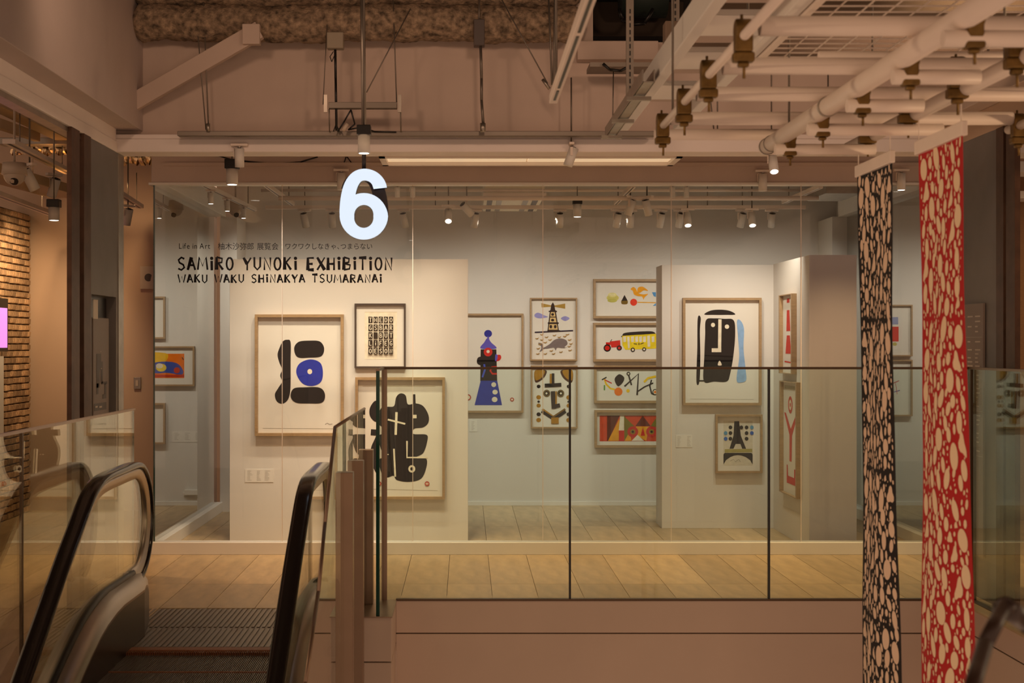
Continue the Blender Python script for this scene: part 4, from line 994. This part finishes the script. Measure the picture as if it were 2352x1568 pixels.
# front row above the corridor
place_spot('white spotlight below the header beam, left of the figure 6', 550, 330, 9.184, 6, False, group='spotlights on the header beam')
place_spot('white spotlight tilted right below the header beam, centre', 1312, 328, 9.184, 20, False, rz=1.57, group='spotlights on the header beam')
place_spot('white spotlight below the fascia, left of the black banner', 1752, 390, 10.234, 0, False, group='spotlights on the fascia')
place_spot('white spotlight below the fascia between the two banners', 2070, 388, 10.234, 0, True, group='spotlights on the fascia')
place_spot('white spotlight shape standing in for a reflection, left upper edge of figure 6', 784, 388, 10.234, 0, False, group='spotlights on the fascia')  # spotlight model added in place of a reflection
place_spot('lit spotlight clipped under the end of the large sloping pipe', 1776, 345, 9.184, -30, True, group='pipe-end spotlight')
_a = P(468, 428, 10.6); _b = P(585, 485, 12.6)
for i, q in enumerate((.12, .42, .75)):
    o = place_spot('small lit lamp on the track near the gallery left corner, ' + ('nearest', 'middle', 'farthest')[i], 470, 437, 10.6, 0, True, group='lamps under the left gallery beam', scale=.7)
    o.location = _a.lerp(_b, q)
for i, px in enumerate((1545, 1577)):
    place_spot('small white lamp at gallery head rail, ' + ('left' if i == 0 else 'right') + ' one of the centre-right pair', px, 424, 10.376, 0, False, group='head rail lamps', scale=.6)
for i, px in enumerate((913, 948)):
    place_spot('small white lamp at gallery head rail just right of the 6, ' + ('left' if i == 0 else 'right') + ' one', px, 424, 10.376, 0, False, group='head rail lamps', scale=.6)
# side tracks running into depth
def depth_track(label, px0, py0, Y0, px1, py1, Y1, wd=.035):
    a = P(px0, py0, Y0); b = P(px1, py1, Y1); d = (b-a).normalized(); s_ = d.cross(Vector((0, 0, 1))).normalized()*wd/2
    t = thing('lighting_track', label, 'track', tuple((a+b)/2)); up = Vector((0, 0, .03))
    mb = MB()
    v = [a-s_, a+s_, b+s_, b-s_]; top = [p+up for p in v]
    mb.face(list(reversed(v))); mb.face(top)
    for i in range(4): j = (i+1) % 4; mb.face([v[i], v[j], top[j], top[i]])
    mb.build('rail', M['paint_light'], t)
    s2 = s_*.3; dn = Vector((0, 0, -.0008))
    MB().face([a-s2+dn, a+s2+dn, b+s2+dn, b-s2+dn]).build('slot', M['signdark'], t)
    for q in (.15, .85):
        p = a.lerp(b, q)+up; MB().cyl(p, Vector((p.x, p.y, p.z+.25)), .004, 6).build('hanger_rod', M['rod'], t)
    return t
depth_track('white lighting track slanting inside the gallery, near its left corner', 468, 428, 10.6, 585, 485, 12.6)
depth_track('white lighting track slanting inside the gallery, left of the 6', 610, 428, 10.7, 672, 472, 11.8)
depth_track('short slanting lighting track inside the gallery, beside the spotlight pair', 1455, 430, 10.6, 1414, 470, 11.8)
depth_track('slanting lighting track inside the gallery near the right pier', 1885, 432, 10.6, 1800, 468, 11.8)
# ceiling cassette
ac = thing('ceiling_cassette', 'cream ceiling air-conditioning cassette with louvred ends inside the gallery', 'air conditioner', (.4, 12.3, 2.7))
MB().box(.15, .64, 11.6, 13.0, 2.70, 2.93).build('casing', mat('cassette_cream', (.92, .86, .70), .5), ac, bevel=.01)
for x in (.20, .28, .50, .58): MB().box(x-.022, x+.022, 11.66, 12.94, 2.694, 2.70).build('louvre', M['signdark' if x in (.2, .58) else 'galv'], ac)
MB().box(.14, .65, 11.59, 11.62, 2.695, 2.72).build('trim_edge', M['paint_light'], ac)
# soffit light panel
lpn = thing('recessed_light_panel', 'long pale rectangular light panel in the soffit above the gallery front', 'lamp', (.43, 9.65, 2.72))
MB().box(-.57, 1.42, 9.41, 9.47, 2.722, 2.80).box(-.57, 1.42, 9.82, 9.87, 2.722, 2.80).box(-.57, -.53, 9.41, 9.87, 2.722, 2.80).box(1.38, 1.42, 9.41, 9.87, 2.722, 2.80).build('frame', M['paint_light'], lpn)
for a, b in ((-.53, .41), (.42, 1.38)): MB().box(a, b, 9.47, 9.82, 2.745, 2.76).build('diffuser', M['panel_lamp'], lpn)
# gallery pipes in the ceiling
for i, (py, Y, x0, x1, r) in enumerate(((455, 11.0, 640, 1880, .018), (437, 11.6, 600, 1900, .012))):
    tag(MB().cyl(P(x0, py, Y), P(x1, py, Y), r, 12).build('ceiling_conduit', M['paint_light']), ('thicker, lower' if i == 0 else 'thinner, upper')+' horizontal beige conduit across the gallery ceiling', 'conduit')
tag(MB().box(X_(1890, 11), X_(1972, 11), 10.9, 11.5, Z_(447, 11), Z_(424, 11)).build('duct_box', M['galv'], bevel=.004), 'dark grey duct box under the gallery ceiling beside the black banner top', 'duct')
def dome_cam(label, px, py, Y, r=.065):
    t = thing('dome_camera', label, 'camera', tuple(P(px, py, Y))); c = P(px, py, Y)
    MB().cyl(c+Vector((0, 0, .03)), c+Vector((0, 0, .11)), r, 24, r1=r*.9).build('housing', M['plastic'], t)
    mb = MB()
    for i in range(5):
        a0 = math.pi/2*i/5; a1 = math.pi/2*(i+1)/5
        mb.cyl(c+Vector((0, 0, .03-math.sin(a0)*r*.85)), c+Vector((0, 0, .03-math.sin(a1)*r*.85)), r*.85*math.cos(a0), 20, r1=max(.001, r*.85*math.cos(a1)), caps=False)
    mb.build('dome', M['plastic'], t)
    e = c+Vector((.012, -r*.5, -.012)); MB().cyl(e+Vector((0, .02, .015)), e+Vector((0, -.006, -.008)), r*.33, 16).build('lens_window', M['dome'], t)
    MB().cyl(c+Vector((0, 0, .11)), Vector((c.x, c.y, 3.03 if c.x > -2.2 else 3.7)), .008, 8).build('stem', M['plastic'], t)
dome_cam('cream dome camera under the gallery ceiling near its left corner', 541, 490, 12.3)
dome_cam('cream dome security camera hanging in the left room', 33, 412, 9.6, .085)

# ================================================================== CEILING RAFT, PIPES, MESH
def bar(mb, a, b, wd, ht, m=0):
    a = Vector(a); b = Vector(b); d = (b-a).normalized(); s_ = d.cross(Vector((0, 0, 1))).normalized()*wd/2; u = Vector((0, 0, ht))
    v = [a-s_, a+s_, b+s_, b-s_]; t = [p+u for p in v]
    mb.face(list(reversed(v)), m); mb.face(t, m)
    for i in range(4): j = (i+1) % 4; mb.face([v[i], v[j], t[j], t[i]], m)
    return mb
H = 1.05
rf = thing('slatted_ceiling_raft', 'white slatted ceiling raft with side rails hanging left of the pipes', 'ceiling raft', (.9, 5.2, ZC+H))
MB().box(.755, .80, 2.6, 7.07, ZC+H, ZC+H+.10).build('side_rail', M['white'], rf, bevel=.004)
MB().box(1.02, 1.065, 2.6, 7.07, ZC+H, ZC+H+.10).build('side_rail', M['white'], rf, bevel=.004)
for i, y in enumerate((3.30, 3.90, 4.5, 5.13, 5.74, 6.44)):
    mb = MB(); n_ = 10
    prof = [(y-.30+.30*k/n_, ZC+H+.055-.03*math.sin(math.pi*k/n_)) for k in range(n_+1)]
    for (a, za), (b, zb) in zip(prof[:-1], prof[1:]): mb.face([(.80, a, za), (1.02, a, za), (1.02, b, zb), (.80, b, zb)], 0, True)
    mb.box(.80, 1.02, y-.30, y, ZC+H+.056, ZC+H+.075)
    mb.build('slat', M['white'], rf)
    MB().box(.80, 1.02, y+.005, y+.26, ZC+H+.08, ZC+H+.095).build('backing_board', M['paint'], rf)
tc_ = thing('cable_tray', 'galvanised cable channel lying against the left edge of the raft', 'cable tray', (.72, 6.6, ZC+1.0))
mb = MB(); bar(mb, (.735, 7.1, 2.52), (.735, 5.6, 2.52), .005, .05); bar(mb, (.69, 7.1, 2.52), (.69, 5.6, 2.52), .005, .05); bar(mb, (.712, 7.1, 2.52), (.712, 5.6, 2.52), .045, .004)
mb.build('channel', M['galv'], tc_)
for y in (5.9, 6.5, 7.0): MB().box(.66, .76, y-.012, y+.012, 2.50, 2.515).build('cross_bracket', M['galv'], tc_)
ml = thing('slotted_light_track', 'long slotted track rising steeply into the top of the picture', 'track', (.327, 4.4, ZC+.9))
mb = MB(); bar(mb, (.327, 5.38, ZC+.9), (.327, 3.0, ZC+.9), .030, .035); mb.build('rail', M['paint_light'], ml, bevel=.002)
for ya, yb in ((5.30, 5.10), (5.05, 4.2), (4.15, 3.6), (3.55, 3.1)):
    mb = MB(); bar(mb, (.327, ya, ZC+.898), (.327, yb, ZC+.898), .009, .002); mb.build('slot', M['black'], ml)
for y in (5.2, 3.9): MB().cyl((.327, y, ZC+.93), (.327, y, 3.9), .005, 8).build('hanger_rod', M['rod'], ml)

pg = thing('pipe_grid', 'hanging grid of beige scaffold pipes joined by yellowed clamps', 'pipe grid', (1.4, 4.5, ZC+.767))
HP1 = ZC+.767
def pipe(a, b, r, name='pipe'): return MB().cyl(a, b, r, 20).build(name, M['paint_light'], pg)
pipe((1.17, 5.6, HP1), (1.17, 2.6, HP1), .030, 'long_pipe')
pipe((1.50, 5.68, HP1), (1.50, 2.6, HP1), .024, 'long_pipe')
pipe((.72, 5.35, HP1+.03), (.72, 2.6, HP1+.03), .013, 'chrome_rail')
pipe((2.02, 5.35, HP1+.03), (2.02, 3.4, HP1+.03), .016, 'long_pipe')
def hpipe(px0, px1, py, h, r):
    s_ = (CY-py)/h; Y = F/s_; pipe((X_(px0, Y), Y, ZC+h), (X_(px1, Y), Y, ZC+h), r, 'cross_pipe'); return Y
Yc = []
for px0, px1, py, r in ((1540, 2325, 272, .024), (1600, 2500, 216, .024), (1660, 2600, 152, .025), (1745, 2700, 60, .026)):
    Yc.append(hpipe(px0, px1, py, .825, r))
hpipe(1503, 1800, 309, .83, .022); hpipe(1880, 2420, 128, .90, .014)
Yl = []
for px0, px1, py in ((1780, 2010, 343), (1855, 2165, 298), (1945, 2120, 243), (2050, 2250, 177), (2165, 2500, 89)):
    Yl.append(hpipe(px0, px1, py, .715, .020))
for y in (4.65,): MB().cyl((1.17, y, HP1), (1.17, y-.012, HP1), .034, 20).build('collar', M['galv'], pg)
for y in (5.58, 5.5): MB().cyl((1.17, y, HP1), (1.17, y-.008, HP1), .033, 20).build('collar', M['galv'], pg)
def clamp(x, y, z, s_=1.0):
    s_ *= 1.2
    c = MB().box(x-.019*s_, x+.019*s_, y-.02, y+.02, z-.034*s_, z+.012).box(x-.023*s_, x+.023*s_, y-.018, y+.018, z-.055*s_, z-.034*s_).box(x-.012*s_, x+.012*s_, y-.012, y+.012, z-.066*s_, z-.055*s_)
    c.cyl((x-.022, y, z+.018), (x+.022, y, z+.018), .024*s_, 14)
    o = c.build('clamp', M['brass'], pg, bevel=.005)
    MB().cyl((x+.002, y, z-.09*s_), (x+.002, y, z-.05), .004, 8).build('bolt', M['brass'], o)
    MB().cyl((x-.004, y, z+.03), (x-.004, y, z+.058), .004, 8).build('bolt', M['brass'], o)
for y in Yc: clamp(.72, y, HP1+.03); clamp(2.02, y, HP1+.03) if y < 5.6 else None
for y in Yl:
    clamp(1.17+.02, y, HP1-.02, .85); clamp(1.475, y, HP1+.045, 1.15)
# hangers for the grid
for x, y in ((1.5, 5.3), (1.5, 4.0), (1.17, 5.2), (.72, 5.0), (2.02, 4.9), (2.02, 4.1)):
    MB().cyl((x, y, HP1+.02), (x, y, 3.9), .004, 8).build('hanger_rod', M['rod'], pg)

wm = thing('wire_mesh_panel', 'wide wire mesh ceiling panel above the pipes at upper right', 'mesh panel', (2.1, 4.8, ZC+1.05))
x0, x1, y0, y1, zz = 1.08, 2.90, 3.0, 5.5, ZC+H+.0
mb = MB(); x = x0+.086
while x < x1: mb.box(x-.0018, x+.0018, y0, y1, zz, zz+.004); x += .086
y = y0+.05
while y < y1: mb.box(x0, x1, y-.004, y+.004, zz+.004, zz+.008); y += .08
o = mb.build('wires', M['paint_light'], wm); o['kind'] = 'stuff'
for r in ((x0, x1, y1-.01, y1+.01), (x0, x1, y0-.01, y0+.01), (x0-.01, x0+.012, y0, y1), (x1-.01, x1+.01, y0, y1)):
    MB().box(*r, zz-.01, zz+.02).build('frame_bar', M['paint_light'], wm)
for x in (x0, 2.0, x1):
    MB().cyl((x, 5.5, zz), (x, 5.5, 3.9), .005, 8).build('hanger_rod', M['rod'], wm)
pj = mat('ceiling_joist_paint', (.16, .11, .075), .7)
for i, y in enumerate((4.1, 4.8, 5.4, 6.3, 7.2)):
    tag(MB().box(1.0, 2.9, y, y+.10, 2.95, 3.12).build('ceiling_joist', pj, bevel=.004), 'brown cross joist above the wire mesh, %s from the front' % ('nearest', 'second', 'third', 'fourth', 'farthest')[i], 'joist')

# ceiling rails, rods and fittings before the upper wall
ch = thing('ceiling_channel', 'long grey steel channel along the foot of the upper wall', 'channel', tuple(P(950, 314, 9.1)))
MB().box(X_(410, 9.1), X_(1503, 9.1), 9.06, 9.14, Z_(314, 9.1), Z_(303, 9.1)).build('profile', M['rod'], ch, bevel=.003)
def rod(name, label, a, b, r, extra=None, m='rod'):
    t = thing(name, label, 'rod', tuple(b)); MB().cyl(a, b, r, 8).build('rod', M[m], t)
    if extra: extra(t)
    return t
def foot(px, py, Y, hh=.05, r=.012):
    return lambda t: MB().cyl(P(px, py, Y), P(px, py, Y)+Vector((0, 0, hh)), r, 12).build('foot', M['galv'], t)
rod('hanger_rod', 'left rod of a pair converging at the left end of the channel', P(447, -10, 9.05), P(473, 298, 9.05), .004)
rod('hanger_rod', 'right rod of a pair converging at the left end of the channel', P(467, -10, 9.05), P(479, 298, 9.05), .004, foot(478, 302, 9.05))
rod('hanger_rod', 'thin rod before the wall left of the sign rod', P(752, 40, 9.0), P(742, 240, 9.0), .003)
rod('hanger_rod', 'thin rod dropping to the right end of the short bracket', P(903, 0, 9.0), P(911, 235, 9.0), .004)
rod('hanger_rod', 'diagonal rod leaning against the sign rod', P(943, 20, 8.95), P(842, 212, 8.8), .004)
rod('hanger_rod', 'rod from short bracket to channel at its left end', P(756, 250, 9.0), P(757, 303, 9.05), .004)
rod('hanger_rod', 'rod from short bracket to channel at its right end', P(920, 250, 9.0), P(921, 303, 9.05), .004)
rod('hanger_rod', 'thick dark conduit with a long box above the channel centre', P(1101, -10, 9.0), P(1100, 60, 9.0), .006)
cb_ = thing('junction_conduit', 'grey conduit dropping from a tall junction box to the channel', 'conduit', tuple(P(1109, 303, 9.0)))
MB().box(X_(1088, 9), X_(1113, 9), 8.96, 9.04, Z_(107, 9), Z_(47, 9)).build('junction_box', M['signdark'], cb_, bevel=.004)
MB().tube([P(1104, 107, 9), P(1106, 180, 9), P(1106, 230, 9), P(1110, 285, 9)], .009, 10).build('conduit', M['rod'], cb_)
MB().cyl(P(1109, 283, 9), P(1109, 303, 9), .018, 14).build('foot', M['galv'], cb_)
jb = thing('junction_conduit', 'cream junction box with dark cable hanging left of the sign rod', 'conduit', tuple(P(770, 303, 9.0)))
MB().box(X_(752, 9), X_(790, 9), 8.95, 9.03, Z_(114, 9), Z_(77, 9)).build('junction_box', mat('aged_box_plastic', (.34, .29, .22), .6), jb, bevel=.006)
MB().tube([P(770, 114, 9), P(771, 180, 9), P(772, 240, 9), P(773, 300, 9)], .008, 10).build('cable', M['black'], jb)
MB().tube([P(766, 118, 9), P(758, 130, 9), P(762, 142, 9), P(768, 128, 9)], .003, 6).build('cable_loop', M['black'], jb)
sb = thing('short_bracket', 'short horizontal steel bracket carried by two rods above the channel', 'bracket', tuple(P(833, 250, 9.0)))
MB().box(X_(756, 9), X_(912, 9), 8.97, 9.03, Z_(250, 9), Z_(236, 9)).build('channel', M['rod'], sb, bevel=.002)
for px in (748, 918):
    MB().box(X_(px-4, 9), X_(px+4, 9), 8.99, 9.01, Z_(258, 9), Z_(218, 9)).build('end_plate', M['galv'], sb)
cbl = thing('cable_bundle', 'tangle of black cables and clips lying on the channel beside the lamp', 'cable', tuple(P(800, 303, 9.05)))
MB().tube([P(776, 302, 9.05), P(790, 280, 9.02), P(806, 252, 9.0), P(815, 285, 9.02), P(800, 298, 9.03), P(830, 292, 9.0), P(860, 302, 9.05), P(910, 303, 9.05)], .005, 8).build('cable', M['black'], cbl)
MB().tube([P(766, 302, 9.0), P(772, 285, 9.0), P(780, 302, 9.0)], .004, 6).build('cable', M['black'], cbl)
MB().cyl(P(787, 300, 8.98), P(798, 284, 8.98), .012, 10).build('clip', M['plastic'], cbl)
rod('hanger_rod', 'diagonal rod with turnbuckle left of the slotted track', P(1150, -5, 8.9), P(1258, 192, 8.9), .004, lambda t: MB().cyl(P(1246, 182, 8.9), P(1262, 204, 8.9), .010, 10).build('turnbuckle', M['galv'], t))
rod('hanger_rod', 'left thick rod just left of the slotted track', P(1260, -5, 8.8), P(1268, 195, 8.8), .006)
rod('hanger_rod', 'right thick rod just left of the slotted track', P(1274, -5, 8.8), P(1271, 205, 8.8), .006)
rod('hanger_rod', 'thin rod standing on the right end of the channel', P(1409, 165, 9.05), P(1407, 303, 9.05), .004, foot(1407, 303, 9.05, .02, .02))
ss = thing('slotted_strut', 'pair of slotted steel struts hanging left of the white raft', 'strut', tuple(P(1447, 250, 8.0)))
MB().box(X_(1438, 8), X_(1455, 8), 7.99, 8.01, Z_(250, 8), 3.9).build('strut', M['rod'], ss)
MB().box(X_(1542, 8), X_(1560, 8), 7.99, 8.01, Z_(108, 8), 3.9).build('strut', M['rod'], ss)
sl_ = MB()
for k in range(14): sl_.box(X_(1445, 8), X_(1448, 8), 7.986, 7.99, Z_(240-k*16, 8), Z_(230-k*16, 8))
for k in range(7): sl_.box(X_(1549, 8), X_(1552, 8), 7.986, 7.99, Z_(100-k*16, 8), Z_(90-k*16, 8))
sl_.build('slots', M['black'], ss)
du = thing('ceiling_unit', 'dark ceiling unit with black hoses in the opening at top centre', 'duct', tuple(P(1450, 97, 10)))
MB().box(X_(1355, 10.2), X_(1560, 10.2), 10.0, 11.0, Z_(97, 10.2), 3.88).build('casing', M['dark'], du)
MB().cyl(P(1425, -20, 9.8), P(1530, -20, 9.8), .18, 24).build('drum', mat('dark_teal_tank', (.03, .045, .04), .5), du)
MB().tube([P(1422, 20, 9.6), P(1430, 45, 9.6), P(1450, 56, 9.6), P(1480, 54, 9.6), P(1500, 20, 9.6)], .012, 8).build('hose', M['black'], du)
sp = thing('support_plate', 'grey plate with black cable hanging under the ledge at top centre', 'plate', tuple(P(1430, 160, 9.0)))
MB().box(X_(1352, 9), X_(1520, 9), 8.9, 9.15, Z_(160, 9), Z_(150, 9)).build('plate', M['rod'], sp)
MB().tube([P(1385, 146, 8.88), P(1400, 160, 8.88), P(1425, 163, 8.88), P(1450, 150, 8.88)], .009, 8).build('cable', M['black'], sp)
for i, px in enumerate((1625, 1648, 1772, 1902)):
    rod('hanger_rod', ('short dark rod behind the cross pipes, %s of four' % ORD[i]), P(px, 170 if i != 2 else 60, 9.296), P(px if i != 0 else 1640, 300, 9.296), .004)
swc = thing('swagged_cable', 'dark cable swagging across the soffit above the gallery, left of the 6', 'cable', tuple(P(640, 378, 10)))
MB().tube([P(500, 357, 10.268), P(530, 366, 10.268), P(570, 371, 10.268), P(630, 376, 10.268), P(690, 372, 10.268), P(730, 360, 10.268)], .005, 8).build('cable', M['black'], swc)
MB().tube([P(795, 360, 10.268), P(790, 375, 10.268)], .004, 6).tube([P(797, 360, 10.268), P(808, 375, 10.268)], .004, 6).build('tail', M['black'], swc)

# left room ceiling: rails, foil duct, spotlights
depth_track('broad cream track slanting in the left room, uppermost', -60, 375, 9.6, 95, 420, 11.8, .10)
depth_track('cream track slanting above the brick wall in the left room', -60, 430, 9.4, 118, 495, 12.0, .07)
depth_track('cream track slanting toward the bronze column in the left room', 20, 330, 9.2, 160, 400, 11.6, .08)
bmx = mat('warm_ceiling_beam', (.55, .38, .20), .6)
for i, (pa_, pb_, wd) in enumerate((((-80, 215, 9.2), (150, 325, 11.2), .12), ((-80, 270, 9.0), (85, 325, 11.0), .05), ((-60, 395, 9.8), (160, 455, 11.6), .30))):
    a = P(*pa_); b = P(*pb_); mb = MB(); bar(mb, a, b, wd, .07)
    tag(mb.build('ceiling_beam', bmx, bevel=.003), ('warm-lit ceiling beam in the left room, ' + ('upper', 'middle thin', 'lowest broad')[i]), 'beam')
tag(MB().box(X_(0, 11.2), X_(160, 11.2), 11.15, 11.3, Z_(333, 11.2), Z_(318, 11.2)).build('ceiling_crossbar', M['galv'], bevel=.003), 'grey crossbar below the beams in the left room', 'bar')
fd = MB(); 
for k in range(24):
    a = P(30+k*5, 342+3*math.sin(k*.9), 11.5); b = P(35+k*5, 342+3*math.sin((k+1)*.9), 11.5)
    fd.cyl(a, b, .045+.006*math.sin(k*2.1), 14, caps=False, r1=.045+.006*math.sin((k+1)*2.1))
tag(fd.build('foil_duct', M['foil']), 'crumpled golden foil duct in the left room ceiling', 'duct')
fd = MB()
for k in range(12):
    a = P(272+k*8, 362+4*math.sin(k*1.3), 12.4); b = P(280+k*8, 362+4*math.sin((k+1)*1.3), 12.4)
    fd.cyl(a, b, .06+.01*math.sin(k*2.1), 14, caps=False, r1=.06+.01*math.sin((k+1)*2.1))
_h = P(300, 362, 12.4); fd.cyl(_h, Vector((_h.x, _h.y, 3.7)), .004, 6)
tag(fd.build('foil_duct', M['foil']), 'crumpled foil duct right of the grey left column', 'duct')
depth_track('short cream track on the beige wall right of the left column', 262, 440, 11.0, 322, 478, 12.3, .06)
place_spot('white spotlight hanging right of the left column', 294, 470, 11.6, 20, False, rz=.8, ztop=3.7, group='left room spotlights', scale=1.1)
place_spot('white spotlight near the security camera in the left room', 68, 375, 10.2, 30, False, rz=-.8, ztop=3.7, group='left room spotlights', scale=1.3)
place_spot('white spotlight below a track, beside the bronze jamb, left room', 124, 398, 10.8, 25, False, rz=.9, ztop=3.7, group='left room spotlights', scale=1.2)
# right room ceiling
for i, (py, Y, h_) in enumerate(((350, 9.2, .06), (395, 10.5, .08), (455, 11.6, .06))):
    tag(MB().box(3.4, 6.0, Y, Y+.3, Z_(py, Y), Z_(py, Y)+h_).build('ceiling_beam', M['white'], bevel=.003), ('white ceiling beam in the right-hand room, ' + ('nearest', 'middle', 'farthest')[i]), 'beam')

# ================================================================== BANNERS
def banner(label, X, s0, s1, htop, clothm, printm, seed, stringpx):
    """cloth hangs in a plane running into depth, from scale s0 (far edge) to s1 (near edge)"""
    Y0, Y1 = F/s0, F/s1; W_ = Y0-Y1; zt_ = ZC+htop; zb = -1.1
    t = thing('fabric_banner', label, 'banner', (X, (Y0+Y1)/2, zb), 'long printed cloth banners')
    def surf(u, z, l=0):
        # u 0..1 from far to near
        y = Y0-u*W_; d = zt_-z
        x = X + .006*math.sin(d*2.3+u*3+seed)+.010*math.sin(u*6.0+d*1.1+seed)*min(1, d)*.8 - .016*d*(0.2+.4*u)*.0 + .022*d*(.35+.3*u)
        y2 = y + .004*math.sin(d*9+seed)*(1 if u < .5 else -1)
        return Vector((x-l, y2, z))
    nu, nz = 16, 120; mb = MB(); G_ = [[surf(i/nu, zt_-(zt_-zb)*j/nz) for i in range(nu+1)] for j in range(nz+1)]
    for j in range(nz):
        for i in range(nu): mb.face([G_[j][i], G_[j][i+1], G_[j+1][i+1], G_[j+1][i]], 0, True)
    mb.build('cloth', clothm, t)
    random.seed(seed); tile = 0.55; items = []
    for r, tries in ((.031, 14), (.024, 30), (.018, 170), (.012, 500), (.007, 700), (.004, 500)):
        for _ in range(tries):
            cu = random.uniform(.012+r, W_-.012-r); cv = random.uniform(.002+r, tile-.002-r)
            asp = random.uniform(1.15, 1.9); rx, rz = r*1.08/asp**.5, r*1.08*asp**.5
            ok = True
            for (a, b, rr, _, _, _) in items:
                if (cu-a)**2+(cv-b)**2 < (rr*1.0+r*1.0+.0045)**2: ok = False; break
            if ok: items.append((cu, cv, r, rx, rz, random.random()))
    pm_ = MB(); nt_ = int((zt_-zb)/tile)
    for k in range(nt_):
        for cu, cv, r, rx, rz, q in items:
            n_ = 18 if r > .02 else (12 if r > .012 else 7); rot = (q-.5)*1.2
            pts = []
            tri = q > .82
            for i in range(n_):
                a = 2*math.pi*i/n_; rr = 1.0 if not tri else (.62+.42*math.cos(1.5*a)**2)
                px_ = rx*rr*math.cos(a); pz_ = rz*rr*math.sin(a)
                pts.append((cu+px_*math.cos(rot)-pz_*math.sin(rot), cv+px_*math.sin(rot)+pz_*math.cos(rot)))
            for l in (.0012, -.0012):
                pm_.face([surf((a if k % 2 == 0 else W_-a)/W_, zt_-k*tile-b, l) for a, b in pts])
    me = bpy.data.meshes.new('printed_motif'); og = ORG[t.name]
    me.from_pydata([tuple(p-og) for p in pm_.v], [], pm_.f); me.materials.append(printm)
    o = bpy.data.objects.new('printed_motif', me); COL.objects.link(o); o.parent = t; o['kind'] = 'stuff'
    MB().box(X-.009, X+.009, Y1-.012, Y0+.012, zt_-.002, zt_+.042).build('top_bar', M['paint_light'], t, bevel=.003)
    for y in (Y0-.01, Y1+.02): MB().cyl((X, y, zt_+.04), (X, y, HP1), .0018, 6).build('string', M['paint_light'], t)
    return t
banner('narrow black banner with peach pebble print, left of the red one', 1.50, 600, 652, .64, M['blackcloth'], M['cream2'], 31, None)
banner('red banner with cream pebble print, hanging nearest at right', 1.50, 692, 762, .63, M['redcloth'], M['cream'], 32, None)

# foreground handrail corner at the lower right
fh = thing('foreground_railing', 'blurred dark railing corner in the near foreground at lower right', 'railing', (1.6, 2.0, -1.2))
dkb = mat('dark_brown_railing', (.035, .018, .012), .35)
YF = 2.2
MB().tube([P(2215, 1640, YF-.25), P(2262, 1480, YF-.1), P(2306, 1392, YF)], .012, 14).build('bar', dkb, fh)
MB().tube([P(2306, 1392, YF), P(2352, 1425, YF+.05), P(2440, 1500, YF+.1)], .016, 14).build('bar', dkb, fh)
MB().cyl(P(2306, 1385, YF), P(2306, 1405, YF), .017, 14).build('corner_joint', dkb, fh)
for k in list(PROTO): del PROTO[k]['_u']
